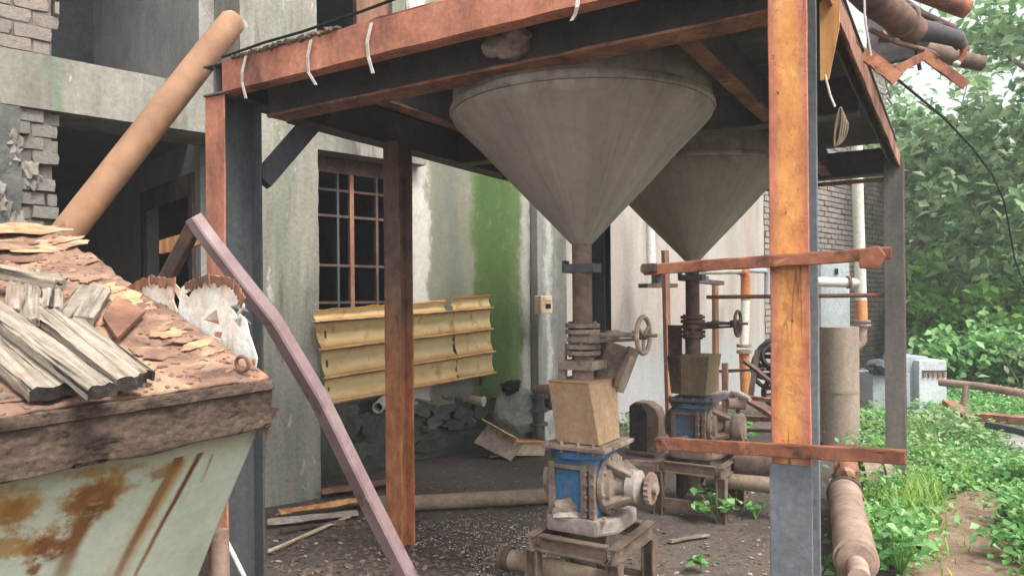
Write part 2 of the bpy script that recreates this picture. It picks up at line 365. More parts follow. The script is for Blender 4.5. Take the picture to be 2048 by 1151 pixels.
def midpost_mat():
    t = NT('post_mid'); x, y, z = t.sep(t.tc.outputs['Object'])
    n1 = t.noise(4, 8, .65, .3, t.map((1.6,1.6,.4))); n2 = t.noise(11, 7, .7, .2, t.map((1,1,.6)))
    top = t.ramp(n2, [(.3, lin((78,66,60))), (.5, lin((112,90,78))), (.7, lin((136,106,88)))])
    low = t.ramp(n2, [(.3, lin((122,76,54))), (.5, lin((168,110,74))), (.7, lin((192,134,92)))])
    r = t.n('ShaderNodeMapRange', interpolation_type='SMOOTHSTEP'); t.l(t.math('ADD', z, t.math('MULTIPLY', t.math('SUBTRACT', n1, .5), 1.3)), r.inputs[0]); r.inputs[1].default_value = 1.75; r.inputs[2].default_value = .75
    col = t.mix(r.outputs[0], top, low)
    dk = t.mask(t.noise(7, 8, .7, .3, t.map((2,2,.35))), .6, .68); col = t.mix(t.math('MULTIPLY', dk, .7), col, lin((74,54,48)))
    return t.finish(t.vary(col, .85, 1.1, 30), .85, .5, 50, .004)
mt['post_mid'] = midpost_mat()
mt['post_rear'] = M('post_rear', [(.3,(88,84,82),1),(.55,(120,112,106),1),(.75,(142,126,114),1)], 4, (1,1,.2), rough=.7, spots=[((140,92,74),6,.58,.7,Zs,.9)])
mt['rail_rust'] = M('rail_rust', [(.3,(96,58,48),.9),(.5,(150,88,62),.9),(.7,(182,114,76),.9)], 6, spots=[((84,58,52),10,.54,.66,(1,1,1),.9),((204,138,90),8,.62,.72,(1,1,1),.9)])
mt['char'] = M('char', [(.3,(40,36,34),1),(.6,(74,66,60),1),(.8,(110,98,88),1)], 20, bump=1.0, bscale=40, bdist=.008)
mt['beige'] = M('beige', [(.3,(196,172,140),.95),(.7,(222,198,164),.95)], 6, bump=.1, spots=[((160,110,70),9,.64,.74,(1,1,1),.9)])
mt['chunk'] = M('chunk', [(.3,(112,112,104),.95),(.6,(146,146,136),.95),(.8,(164,162,152),.95)], 6, bump=.7, bscale=25, bdist=.008)
mt['rubbish'] = M('rubbish', [(.3,(160,140,120),.95),(.7,(210,196,180),.95)], 6)
mt['tar'] = M('tar', [(.3,(52,44,40),.9),(.6,(74,64,58),.9)], 8)

def wood_mat():
    t = NT('grey_wood')
    g = t.noise(7, 8, .6, .6, t.map((.6, 9, 9)))
    col = t.ramp(g, [(.28, lin((84,76,68))), (.42, lin((136,126,112))), (.6, lin((170,158,142))), (.8, lin((188,177,160)))])
    cr = t.mask(t.noise(5, 6, .55, .3, t.map((.45, 14, 14))), .57, .64)
    col = t.mix(cr, col, lin((48,43,39)))
    st = t.mask(t.noise(3, 4), .58, .75); col = t.mix(st, col, lin((150,128,110)))
    return t.finish(t.vary(col, .8, 1.15), .9, .9, 50, .006, extra=t.math('MULTIPLY', g, 2.2))
mt['wood'] = wood_mat()

def leaf_mat(name, cols, trans=.4):
    t = NT(name)
    geo = t.n('ShaderNodeNewGeometry')
    n1 = t.noise(1.1, 3); f = t.math('ADD', t.math('MULTIPLY', geo.outputs['Random Per Island'], .75), t.math('MULTIPLY', n1, .3))
    col = t.ramp(f, [(i/(len(cols)-1)*.9+.05, lin(c)) for i, c in enumerate(cols)])
    t.l(col, t.b.inputs['Base Color']); t.b.inputs['Roughness'].default_value = .5; t.b.inputs['Specular IOR Level'].default_value = .35
    tr = t.n('ShaderNodeBsdfTranslucent'); t.l(col, tr.inputs[0])
    mx = t.n('ShaderNodeMixShader'); mx.inputs[0].default_value = trans
    t.l(t.b.outputs[0], mx.inputs[1]); t.l(tr.outputs[0], mx.inputs[2])
    t.l(mx.outputs[0], t.t.nodes['Material Output'].inputs['Surface'])
    return t.m
mt['leaf_tree'] = leaf_mat('leaf_tree', [(82,118,72),(118,154,102),(156,186,134),(198,216,170)], .5)
mt['leaf_tree2'] = leaf_mat('leaf_tree2', [(106,140,94),(136,168,114),(166,194,140),(196,214,168)], .5)
mt['leaf_bush'] = leaf_mat('leaf_bush', [(90,140,62),(118,170,78),(146,190,98),(174,204,124)], .45)
mt['leaf_low'] = leaf_mat('leaf_low', [(80,130,72),(108,162,92),(136,186,114),(170,204,148)], .4)
mt['leaf_pale'] = leaf_mat('leaf_pale', [(124,150,102),(154,178,126),(178,196,152)], .4)
mt['grass'] = leaf_mat('grass', [(96,140,50),(128,172,70),(160,190,96),(178,186,120)], .4)
# ---------------------------------------------------------------- setting: ground
def gmat():
    t = NT('ground_soil')
    f = t.noise(.9, 8, .65, .3); col = t.ramp(f, [(.3, lin((60,54,51))), (.48, lin((84,77,72))), (.62, lin((108,98,90))), (.8, lin((128,111,97)))])
    f2 = t.noise(22, 6, .75); col = t.mix(.45, col, t.ramp(f2, [(.35, lin((44,39,37))), (.55, lin((94,84,77))), (.72, lin((140,128,117)))]))
    lit = t.mask(t.noise(55, 3, .6), .68, .73); col = t.mix(lit, col, lin((186,172,156)))
    lit2 = t.mask(t.noise(14, 5, .7, 1.5), .64, .68); col = t.mix(lit2, col, lin((116,74,54)))
    dark_patch = t.mask(t.noise(.55, 5, .6), .5, .62); col = t.mix(t.math('MULTIPLY', dark_patch, .55), col, lin((48,43,40)))  # broad darker patches spread by noise
    return t.finish(col, .9, .9, 26, .012, extra=f2)
mt['ground'] = gmat()
def axis_(lo, hi, n, far):
    a = np.linspace(lo, hi, n); return list(-far[::-1]+lo) + list(a) + list(far+hi)
far = np.array([2., 6, 15, 40, 120, 400])
xs = axis_(-6, 12, 150, far); ys = axis_(-2, 20, 170, far)
def gz(x, y):
    k = 1 if (-7 < x < 13 and -3 < y < 21) else 0
    return k*(.02*noise.noise((x*1.3, y*1.3, 0))+.009*noise.noise((x*5, y*5, 3))+.006*noise.noise((x*14, y*14, 8))) - .012
g = MB(); g.v = [(x, y, gz(x, y)) for y in ys for x in xs]; nx = len(xs)
g.f = [(j*nx+i, j*nx+i+1, (j+1)*nx+i+1, (j+1)*nx+i) for j in range(len(ys)-1) for i in range(nx-1)]
go = g.build('ground', mt['ground'], mw=Matrix.Identity(4), smooth=True); go['kind'] = 'structure'
# dirt path and concrete track at the right
mt['dirt'] = M('dirt', [(.3,(112,88,70),.95),(.5,(150,120,98),.95),(.7,(172,142,118),.95)], 3, bump=.7, bscale=30, bdist=.01, spots=[((190,166,144),30,.62,.68,(1,1,1),.95),((96,74,60),7,.62,.72,(1,1,1),.9)])
p0 = [(q.x,q.y) for q in (ground(*c_) for c_ in ((1770,1290),(1812,1151),(1838,1085),(1856,1042),(1888,1004),(1962,980),(2010,1002),(1992,1048),(2006,1085),(2044,1120),(2066,1160),(2090,1290)))]
def sheet(name, outline, z, m, rag=.03, n=6):
    pts = []
    for i, a in enumerate(outline):
        b = outline[(i+1) % len(outline)]
        for k in range(n):
            t = k/n; pts.append((a[0]+(b[0]-a[0])*t+random.uniform(-rag,rag), a[1]+(b[1]-a[1])*t+random.uniform(-rag,rag)))
    b = MB().plate([pts], Matrix.Translation((0,0,z)), .004); o = b.build(name, m); o['kind'] = 'structure'; return o
sheet('dirt_path', p0, .016, mt['dirt'])
mt['track'] = M('track', [(.3,(140,134,128),.95),(.6,(172,168,162),.95)], 2, bump=.4)
tk = [ground(2000,862), ground(2300,920), ground(2500,1000), ground(2100,930), ground(2010,915), ground(1975,880)]
sheet('concrete_track', [(p.x,p.y) for p in tk], .02, mt['track'], .03)

# ---------------------------------------------------------------- factory building
FR = math.atan2(WD.y, WD.x)
B = thing('factory_building', G(5, 5.74, 0), 'derelict grey concrete factory building with brick piers and moss streaked wall', 'building', rz=FR)
def wall_mat(name, base, stripes, k=1.0):
    t = NT(name)
    f = t.noise(2.4, 8, .65, .3, t.map((1.6, 1.6, .25)))
    col = t.ramp(f, [(p, lin(c)) for p, c in base])
    x, y, z = t.sep(t.tc.outputs['Object'])
    wob = t.noise(2.6, 10, .78, 0, t.map((1, 1, .55), t.tc.outputs['Object']))
    xx = t.math('ADD', x, t.math('MULTIPLY', t.math('SUBTRACT', wob, .5), .5))
    for s0, s1, soft, c_, amt, z0, z1 in stripes:
        def ss(v, a, b):
            r = t.n('ShaderNodeMapRange', interpolation_type='SMOOTHSTEP'); t.l(v, r.inputs[0]); r.inputs[1].default_value = a; r.inputs[2].default_value = b; return r.outputs[0]
        m1 = ss(xx, s0-5-soft, s0-5+soft); m2 = ss(xx, s1-5-soft, s1-5+soft)
        mk = t.math('MULTIPLY', m1, t.math('SUBTRACT', 1, m2))
        mk = t.math('MULTIPLY', mk, ss(z, z0-.3, z0+.3)); mk = t.math('MULTIPLY', mk, t.math('SUBTRACT', 1, ss(z, z1-.3, z1+.3)))
        br = t.noise(9, 10, .78, .2, t.map((1, 1, .5))); rr = t.ramp(br, [(.34, (.45,.45,.45,1)), (.48, (1,1,1,1))])
        mk = t.math('MULTIPLY', t.math('MULTIPLY', mk, amt), rr)
        col = t.mix(mk, col, lin(c_))
    return t.finish(t.vary(col, .85, 1.12, 30), .9, .45, 28, .006)
mt['wall_a'] = wall_mat('wall_moss', [(.3,(92,90,82)),(.5,(122,119,108)),(.7,(146,142,130))],
    [(3.9,4.13,.035,(186,182,174),1,-1,9), (4.16,4.7,.07,(116,118,100),.7,-1,9), (4.36,4.5,.04,(98,104,96),.6,-1,9), (4.68,5.34,.06,(82,100,58),1.1,-.2,9), (4.74,5.2,.08,(66,88,44),.8,.0,9), (5.38,5.5,.05,(172,172,162),.6,-1,9)])
mt['wall_b'] = wall_mat('wall_white', [(.3,(144,135,127)),(.5,(170,162,153)),(.7,(184,177,169))],
    [(6.9,7.1,.12,(170,156,146),.6,-1,9), (8.3,8.6,.2,(176,160,150),.6,-1,9), (9.5,9.8,.1,(150,142,134),.7,-1,9), (10.0,10.3,.1,(160,142,132),.6,-1,9), (6,11,.3,(168,176,182),.5,-1,.9)])
mt['pilaster'] = wall_mat('wall_pilaster', [(.3,(92,94,88)),(.5,(118,118,110)),(.7,(142,142,132))],
    [(5.62,5.7,.04,(168,168,160),.8,-1,9), (5.8,6.0,.06,(84,84,78),.7,-1,9)])  # pale stripe and dark edge paint the highlight and shade of a rounded front
def bpart(name, m, *bx, bevel=0):
    b = MB()
    for q in bx: b.gbox(*q)
    return b.build(name, m, B, bevel=bevel)
def rough_face(name, m, s0, s1, y0, y1, z0, z1, n=(10, 30), amp=.012, parent=B):
    """a slab whose front face is uneven and whose edges are chipped"""
    b = MB(); nu, nv = n
    def fn(a, c_):
        s_ = s0+(s1-s0)*a; z_ = z0+(z1-z0)*c_
        e = amp*noise.noise((s_*3.1, z_*2.7, y0)) + amp*.5*noise.noise((s_*11, z_*9, y0))
        ed = 0
        if a in (0, 1): s_ += (amp*1.2*noise.noise((z_*7, s0, 2)))
        return G(s_, y0+e, z_)
    b.grid(fn, nu, nv); k = nu+1
    front = list(b.v); b.uv = None
    off = len(b.v); b.v += [tuple(Vector(q)-ND*(y1-y0)) for q in front]
    rim = [i for i in range(k)] + [j*k+nu for j in range(1, nv+1)] + [nv*k+i for i in range(nu-1, -1, -1)] + [j*k for j in range(nv-1, 0, -1)]
    for i in range(len(rim)):
        a, c_ = rim[i], rim[(i+1) % len(rim)]; b.f.append((a, a+off, c_+off, c_))
    b.f += [tuple(reversed([i+off for i in f])) for f in b.f[:nu*nv]]
    return b.build(name, m, parent, smooth=True)
rough_face('concrete_column', mt['concrete'], 2.10, 2.71, 5.23, 5.72, -.05, 6.4, (12, 90), .008)
rough_face('floor_beam', mt['concrete'], -2.5, 2.098, 5.245, 5.7, 2.715, 3.05, (60, 8), .008)
rough_face('lintel', mt['concrete'], 2.712, 4.02, 5.6, 5.95, 2.8, 3.3, (30, 8), .008)
rough_face('mossy_wall', mt['wall_a'], 3.9, 5.49, 5.74, 6.0, .5, 6.4, (40, 100), .01)
rough_face('white_wall', mt['wall_b'], 5.97, 10.6, 5.76, 6.0, -.05, 6.4, (60, 80), .006)
# pilaster between the two, its rounding painted into the colour
MB().gbox(5.50, 5.962, 5.63, 5.98, -.05, 6.38).build('pilaster', mt['pilaster'], B, bevel=.012)
bpart('upper_wall', mt['concrete'], (3.75, 3.898, 5.75, 6.0, 3.3, 6.4))
bpart('upper_shutter', mt['rust_brown'], (3.4, 3.748, 5.8, 5.86, 3.3, 6.4))
bpart('sill_wall', mt['mossy'], (2.712, 3.898, 5.78, 6.0, .5, 1.3))
rough_face('plinth', mt['mossy'], 2.72, 5.6, 5.80, 6.1, -.05, .52, (60, 14), .03)
# inner rooms
bpart('back_wall', mt['inner_dark'], (-2.5, 4.5, 9.0, 9.2, -.05, 6.4))
bpart('side_wall', mt['inner_dark'], (-2.7, -2.502, 5.5, 9.2, -.05, 6.4))
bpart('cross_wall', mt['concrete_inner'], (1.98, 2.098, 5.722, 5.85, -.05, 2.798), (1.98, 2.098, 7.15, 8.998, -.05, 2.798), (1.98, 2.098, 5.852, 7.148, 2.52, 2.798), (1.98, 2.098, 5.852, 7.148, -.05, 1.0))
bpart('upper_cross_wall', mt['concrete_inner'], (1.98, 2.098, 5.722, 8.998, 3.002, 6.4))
bpart('end_cross_wall', mt['inner_dark'], (4.5, 4.62, 6.01, 9.2, -.05, 6.4))
bpart('floor_slab', mt['inner_dark'], (-2.5, 4.498, 5.97, 8.998, 2.8, 3.0))
bpart('roof_slab', mt['inner_dark'], (-2.7, 10.6, 5.8, 9.2, 6.402, 6.6))
wf = bpart('door_frame', mt['rust_dark'], (1.955, 1.978, 5.84, 7.2, 2.36, 2.53), (1.955, 1.978, 7.1, 7.2, 1.0, 2.358), (1.955, 1.978, 5.84, 5.93, 1.0, 2.358))
# window with rusty grille between column and wall
win = bpart('window', mt['rust_dark'], (2.712, 3.898, 5.82, 5.88, 2.66, 2.798), (2.712, 2.76, 5.82, 5.88, 1.302, 2.658), (3.85, 3.898, 5.82, 5.88, 1.302, 2.658))
for s_, ww, m in ((2.98, .024, 'steel_dark'), (3.2, .02, 'steel_dark'), (3.33, .04, 'rust_brown'), (3.6, .024, 'rust_dark')):
    MB().gbox(s_, s_+ww, 5.825, 5.865, 1.304, 2.658).build('mullion', mt[m], win)
for z_ in (1.5, 1.83, 2.27, 2.5):
    MB().gbox(2.762, 3.848, 5.83, 5.86, z_, z_+.022).build('grille_bar', mt['rust_dark'], win)
# brick piers, every brick its own
brick_meshes = []
for k in range(4):
    b = MB().blob((0,0,0), 1, 1, 1, 0, 1, 1); me = bpy.data.meshes.new('brick')
    bm = bmesh.new(); bmesh.ops.create_cube(bm, size=1)
    bmesh.ops.subdivide_edges(bm, edges=bm.edges[:], cuts=1)
    for q in bm.verts:
        d = Vector((random.uniform(-1,1)*.035, random.uniform(-1,1)*.03, random.uniform(-1,1)*.05)); q.co += d
        n_ = sum(1 for c_ in q.co if abs(c_) > .4)
        if n_ >= 2: q.co *= .96 if n_ == 2 else .93
    bm.to_mesh(me); bm.free(); brick_meshes.append(me)
INVB = ROOT[B].inverted()
def brick(parent, m, s_, y_, z_, ls, ly, lz, rot=0.0):
    key = (m.name, random.randrange(4))
    me = BM.setdefault(key, None)
    if me is None:
        me = brick_meshes[key[1]].copy(); me.materials.append(m); BM[key] = me
    o = bpy.data.objects.new('brick', me); COL.objects.link(o); o.parent = parent
    o.location = INVB @ G(s_, y_, z_); o.rotation_euler = (0, rot, 0); o.scale = (ls, ly, lz); return o
BM = {}
pier_u = bpart('brick_pier', mt['mortar'], (-.4, .93, 5.285, 5.68, 3.052, 4.4)); tag(pier_u, 'pale reddish brick pier standing on the floor beam')
def course(parent, m, s0, s1, z0, nz, ch, bl, y, jit, end=.02):
    for r in range(nz):
        s_ = s0 - (bl*.5 if r % 2 else 0); z_ = z0+(r+.5)*ch
        while s_ < s1:
            e = min(s_+bl, s1+random.uniform(-end, end)); a = max(s_, s0)
            if e-a > .03: brick(parent, m, (a+e)/2, y+random.uniform(-jit, jit), z_+random.uniform(-.004,.004), e-a-.009, .12, ch-.009, random.uniform(-.02,.02))
            s_ += bl*random.uniform(.97,1.03)
course(pier_u, mt['brick_pale'], .2, .95, 3.055, 11, .088, .21, 5.32, .02, .03)
pier_l = bpart('brick_pier', mt['mortar'], (-.4, .93, 5.30, 5.68, -.05, 2.713)); tag(pier_l, 'grey brick pier with broken plaster under the floor beam')
course(pier_l, mt['brick_grey'], .74, .95, 1.1, 19, .085, .15, 5.34, .035, .03)
rough_face('plaster_patch', mt['stone'], .1, .76, 5.235, 5.33, .9, 2.71, (12, 30), .03)
b = MB()
for k in range(16): b.blob(G(.72+random.uniform(-.09,.09), 5.27, 1.0+k*.1), .06, .035, .08, .5, 2.5, 3, k)
tag(b.build('plaster_crumbs', mt['brick_grey'], B, smooth=True), kind='stuff')
# far brick wall
bw = bpart('brick_wall', mt['mortar'], (10.602, 15.6, 5.80, 6.1, -.05, 6.0)); tag(bw, 'grey brown brick end of the factory wall')
cnt = 0; rest = MB()
cells = []
for r in range(62):
    s_ = 10.63 - (.14 if r % 2 else 0)
    while s_ < 15.5:
        cells.append((max(s_, 10.61), min(s_+.28, 15.59), .02+r*.095)); s_ += .28
cells = [q for q in cells if q[1]-q[0] > .05]
cells.sort(key=lambda q: abs((q[0]+q[1])/2-13.7)/1.6 + abs(q[2]-2.1)/1.7)
for a, e, z_ in cells:
    y_ = 5.80+random.uniform(-.012,.012)
    if cnt < 298: brick(bw, mt['brick_far'], (a+e)/2, y_, z_+.0475, e-a-.018, .08, .078); cnt += 1
    else: rest.gbox(a+.008, e-.008, y_-.04, y_+.03, z_+.008, z_+.086)
tag(rest.build('brick_courses', mt['brick_far'], B), kind='stuff')
# stones and broken plaster along the foot of the mossy wall
def patch(px, py, w_, h_, m, seed, y_=5.775, th=.03):
    rnd = random.Random(seed); n = 18; pts = []
    for k in range(n):
        a = 2*math.pi*k/n; r = .85+.5*noise.noise((math.cos(a)*1.5+seed, math.sin(a)*1.5, 2))+rnd.uniform(-.1,.1); pts.append((math.cos(a)*w_*r, math.sin(a)*h_*r))
    tl = rnd.uniform(-.08,.08)
    MB().plate([pts], basis(WD, (Z+ND*tl).normalized(), (ND-Z*tl).normalized(), PG(px, py, y_)), th).build('plaster_patch', mt[m], B, bevel=.006)
for k, (px,py,w_,h_,m) in enumerate([(690,830,.14,.14,'stone'),(735,845,.12,.13,'mossy'),(845,815,.13,.1,'stone'),(885,815,.16,.14,'stone'),(925,830,.14,.09,'stone'),(960,820,.12,.12,'mossy'),(990,845,.14,.08,'stone'),(905,850,.16,.06,'mossy'),(865,845,.1,.06,'stone'),(1070,830,.12,.14,'stone'),(1095,860,.12,.12,'mossy'),(1000,880,.2,.08,'mossy'),(720,900,.2,.1,'mossy'),(860,890,.25,.07,'mossy')]):
    patch(px, py, w_, h_, m, k*2.3+.4, 5.775-.012*(k % 3))
for k, (px, py, r1, r2, m) in enumerate([(700,850,.09,.12,'stone'),(872,838,.06,.06,'stone'),(940,842,.07,.05,'stone'),(975,830,.06,.06,'mossy'),(915,800,.06,.07,'stone'),(1062,850,.08,.1,'stone'),(1090,812,.06,.08,'mossy'),(850,858,.05,.04,'stone')]):
    MB().blob(PG(px, py, 5.76), r1, .05, r2, .3, 2.2, 3, k*3.1).build('stone', mt[m], B, smooth=True)

# ---------------------------------------------------------------- steel platform
SP = thing('steel_platform', F(1.4, 2, 0), 'rusty steel platform on I-beam posts carrying the two hoppers', 'platform')
ZB, ZT = 2.5, 2.74
def spart(name, m, b, bevel=.003): return b.build(name, mt[m], SP, bevel=bevel)
# left front post: red flange toward the viewer, dark web
MBx = MB().bar(F(-.075, .006, -.02), F(-.075, .006, 2.575), .15, .012, V, 14, .0025)
p = spart('post', 'rust_red', MBx); p['label'] = 'post with red front flange and dark web'
spart('post_web', 'steel_dark', MB().bar(F(-.075, .12, -.02), F(-.075, .12, 2.575), .010, .216, V).bar(F(-.075,.234,-.02), F(-.075,.234,2.575), .15, .012, V))
# right front post: orange flange
PO = 2.735
rpo = MB().bar(F(PO, .006, .0), F(PO, .006, 3.6), .118, .012, V, 26, .0018)
p = spart('post', 'rust_orange_post', rpo); p['label'] = 'post with bright orange rusted front flange'
spart('post_web', 'steel_grey', MB().bar(F(PO, .09, .0), F(PO, .09, 3.6), .010, .156, V).bar(F(PO,.174,0), F(PO,.174,3.6), .118, .012, V, 12, .0015))
spart('post_sleeve', 'steel_grey', MB().bar(F(PO, -.004, 0), F(PO, -.004, .985), .126, .008, V, 8, .0015))
# other posts
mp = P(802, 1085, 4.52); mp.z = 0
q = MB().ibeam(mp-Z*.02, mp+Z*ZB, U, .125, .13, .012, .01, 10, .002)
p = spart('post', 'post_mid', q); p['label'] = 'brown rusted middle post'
rp = F(2.78, 4.02, 0); spart('post', 'post_rear', MB().ibeam(rp, rp+Z*2.6, U, .14, .15, .012, .01, 8, .002))
lp = PF(1203, 604, 4.02); lp.z = 0; spart('post', 'steel_dark', MB().ibeam(lp, lp+Z*2.5, U, .14, .15))
# front channel and beams
spart('front_beam', 'rust_red', MB().bar(F(0, .0, 2.658), F(4.2, .0, 2.658), .012, .152, Z, 40, .0018).bar(F(0,.035,2.583),F(4.2,.035,2.583),.06,.010,Z).bar(F(0,.035,2.737),F(4.2,.035,2.737),.075,.010,Z,40,.004))
spart('inner_beam', 'deck', MB().bar(F(.02,.27,2.617), F(2.75,.27,2.617), .010, .225, Z))
spart('beam_flange', 'rust_brown', MB().bar(F(.08,.27,2.498), F(2.75,.27,2.498), .13, .014, Z, 30, .002))
spart('side_beam', 'deck', MB().bar(F(-.075,.0,2.66), F(-.075,4.1,2.66), .010, .14, Z).bar(F(-.075,-.01,2.583), F(-.075,4.1,2.583), .15, .012, Z, 16, .002).bar(F(-.075,-.01,2.737), F(-.075,4.1,2.737), .15, .012, Z, 16, .002))
spart('side_beam', 'deck', MB().bar(F(.12,.36,2.61), F(.12,4.1,2.61), .010, .22, Z).bar(F(.12,.36,2.497), F(.12,4.1,2.497), .13, .014, Z, 16, .002))
for u_ in (.74, 2.30):
    spart('joist', 'deck', MB().bar(F(u_,.35,2.61), F(u_,4.0,2.61), .010, .2, Z))
    spart('joist_flange', 'rust_brown', MB().bar(F(u_,.35,2.507), F(u_,4.0,2.507), .08, .012, Z, 20, .002))
spart('cross_beam', 'deck', MB().bar(F(.14,1.88,2.6), F(2.75,1.88,2.6), .012, .2, Z).bar(F(.14,1.88,2.492), F(2.75,1.88,2.492), .12, .012, Z))
spart('rear_beam', 'deck', MB().bar(F(-.0,4.06,2.6), F(2.72,4.06,2.6), .012, .2, Z).bar(F(-.0,4.06,2.492), F(2.72,4.06,2.492), .12, .012, Z))
# right edge angle, running back to the rear right post
spart('edge_angle', 'rust_brown', MB().bar(F(2.82,.3,2.57), F(2.82,4.1,2.57), .010, .1, Z, 24, .003).bar(F(2.795,.3,2.624), F(2.795,4.1,2.624), .06, .010, Z, 24, .002))
spart('edge_web', 'deck', MB().bar(F(2.76,.3,2.64), F(2.76,4.05,2.64), .012, .2, Z))
# deck plates (gaps let daylight past the hopper)
for k, (u0, u1, v0, v1) in enumerate([(-.1,.9,.06,2.0),(.905,2.0,.06,.33),(.905,2.8,1.58,2.0),(2.005,2.8,.06,.7),(2.16,2.8,.705,1.575),(-.1,1.2,2.005,4.1),(1.205,2.8,2.005,4.1)]):
    p = spart('deck_plate', 'deck', MB().fbox(u0, u1, v0, v1, ZT+.005, ZT+.013), 0)
# knee brace at left post, gusset
a = F(-.06, .24, 2.13); c_ = F(.1, .95, 2.5)
spart('knee_brace', 'steel_dark', MB().bar(P(522, 362, 3.98), P(644, 222, 4.15), .12, .11, Z))
spart('gusset', 'deck', MB().bar(F(.3,2.2,2.46), F(.62,2.2,2.46), .01, .09, Z))
# front rails on the orange post
def vp(px, py, v=-.03): return PF(px, py, v)
spart('rail', 'rail_rust', MB().bar(vp(1312,886), vp(1812,914), .010, .042, Z, 24, .002).bar(vp(1312,877,-.012), vp(1812,902,-.012), .045, .008, Z, 16, .0015))
spart('rail', 'rail_rust', MB().bar(vp(1288,540), vp(1782,506), .010, .036, Z, 24, .002).bar(vp(1288,531,-.012), vp(1782,496,-.012), .04, .008, Z, 16, .0015))
spart('rail_end', 'rust_dark', MB().bar(vp(1286,536), vp(1316,536), .045, .03, Z, 3, .003))
spart('rail_gusset', 'rail_rust', MB().plate([[(-.03,-.035),(.02,-.04),(.04,0),(.02,.03),(-.035,.02)]], basis(U, Z, -V, vp(1742,512,-.045)), .008))
for z_, u0 in ((2.44, 1.6), (1.53, 1.3)):
    spart('rear_rail', 'rust_brown', MB().tube([F(u0, 4.0, z_), F(2.8, 4.0, z_)], .018, 8))
# upper braces beside the orange post
spart('bracket', 'rust_orange', MB().plate([[(-.03,.15),(.035,.2),(.03,.05),(-.005,-.12),(-.03,-.12)]], basis(U, Z, -V, PF(1660, 90, .35)), .01))
for px, py, v_ in ((1372, 300, 2.6),):
    pass

# ---------------------------------------------------------------- hoppers
def hopper(u_, v_, label):
    o = F(u_, v_, 0); t = thing('hopper', F(u_, v_, 1.4), label, 'hopper', 'conical steel hoppers under the platform')
    ax = Vector((.02, 0, 1)).normalized()
    MB().lathe([(.053,1.79),(.2,1.945),(.35,2.1),(.5,2.262),(.625,2.385),(.645,2.408),(.65,2.43)], o, Z, 48).build('cone', mt['hopper'], t, smooth=True)
    MB().lathe([(.655,2.432),(.662,2.442),(.660,2.46),(.65,2.475)], o, Z, 48).build('rim', mt['hopper'], t, smooth=True)
    MB().lathe([(.648,2.477),(.64,2.56),(.64,3.3)], o, Z, 48).build('shell', mt['hopper'], t, smooth=True)
    for k in range(3):
        b = MB(); a = -1.2+k*.35+v_*.1; d = Vector((math.cos(a), math.sin(a), 0)); c_ = o+d*.575+Z*2.35
        b.box(c_, d*.012, d.cross(Z)*.034, Vector((d.x*.4, d.y*.4, .4)).normalized()*.03)
        b.build('lug', mt['dust_brown'], t)
    MB().tube([o+Z*1.36, o+Z*1.79], .05, 20).build('outlet_pipe', mt['dust_brown'] if v_ < 2 else mt['rust_dark'], t, smooth=True)
    c = MB().fbox(u_-.085, u_+.085, v_-.05, v_+.05, 1.645, 1.69).fbox(u_-.1, u_-.085, v_-.03, v_+.03, 1.65, 1.71)
    c.build('clamp', mt['steel_dark'], t, bevel=.003)
    return t
H1 = (1.57, .92); H2 = (1.545, 2.81)
hopper(*H1, 'large grey conical steel hopper, the front one, above the tan box')
hopper(*H2, 'grey conical steel hopper behind, partly hidden by the orange post')

def gate_valve(u_, v_, dusty, label):
    m = mt['dust'] if dusty else mt['rust_dark']; o = F(u_, v_, 0)
    t = thing('gate_valve', F(u_, v_, 1.2), label, 'valve', 'handwheel gate valves under the hoppers')
    for z0, r in ((1.368, .088), (1.338, .088), (1.262, .09), (1.232, .09)):
        MB().lathe([(r,0),(r,.022)], o+Z*z0, Z, 22).build('flange', m, t, bevel=.002)
    bl = MB()
    for k in range(6):
        a = k*math.pi/3+.3; d = Vector((math.cos(a), math.sin(a), 0))*.07
        for z0, z1 in ((1.325, 1.40), (1.222, 1.295)): bl.tube([o+d+Z*z0, o+d+Z*z1], .009, 6)
    tag(bl.build('bolts', mt['rust_dark'] if not dusty else mt['dust_brown'], t), kind='stuff')
    MB().lathe([(.06,1.284),(.078,1.30),(.078,1.32),(.06,1.338)], o, Z, 20).build('body', m, t, smooth=True)
    MB().hexa([o+U*.05-V*.05+Z*1.29, o+U*.17-V*.03+Z*1.3, o+U*.17+V*.03+Z*1.3, o+U*.05+V*.05+Z*1.29, o+U*.05-V*.05+Z*1.345, o+U*.17-V*.03+Z*1.335, o+U*.17+V*.03+Z*1.335, o+U*.05+V*.05+Z*1.345]).build('bonnet', m, t, bevel=.006)
    y = MB(); zc = 1.335
    for s_ in (-1, 1):
        y.tube([o+U*.12+V*.045*s_+Z*(zc), o+U*.2+V*.05*s_+Z*(zc+.002), o+U*.3+V*.022*s_+Z*zc], [.014,.011,.010], 8)
    y.tube([o+U*.15+Z*(zc-.03), o+U*.3+Z*(zc-.02)], .008, 8).box(o+U*.165+Z*zc, U*.025, V*.11, Z*.045).box(o+U*.29+Z*zc, U*.03, V*.055, Z*.045)
    y.build('yoke', m, t, smooth=False)
    MB().tube([o+U*.14+Z*zc, o+U*.395+Z*zc], .009, 10).build('spindle', mt['dust_brown'] if dusty else mt['rust_dark'], t, smooth=True)
    hc = o+U*.325+Z*zc
    wv = MB().torus(hc, U, .088, .012, 30, 8).build('handwheel', m, t, smooth=True)
    MB().tube([hc-U*.014, hc+U*.018], .021, 12).build('hub', m, wv, smooth=True)
    for k in range(3):
        a = k*2*math.pi/3+.5; d = V*math.cos(a)+Z*math.sin(a)
        MB().tube([hc+d*.016, hc+d*.085], [.010,.008], 8).build('spoke', m, wv, smooth=True)
    return t
gate_valve(*H1, True, 'dusty gate valve with larger pale handwheel under the front hopper')
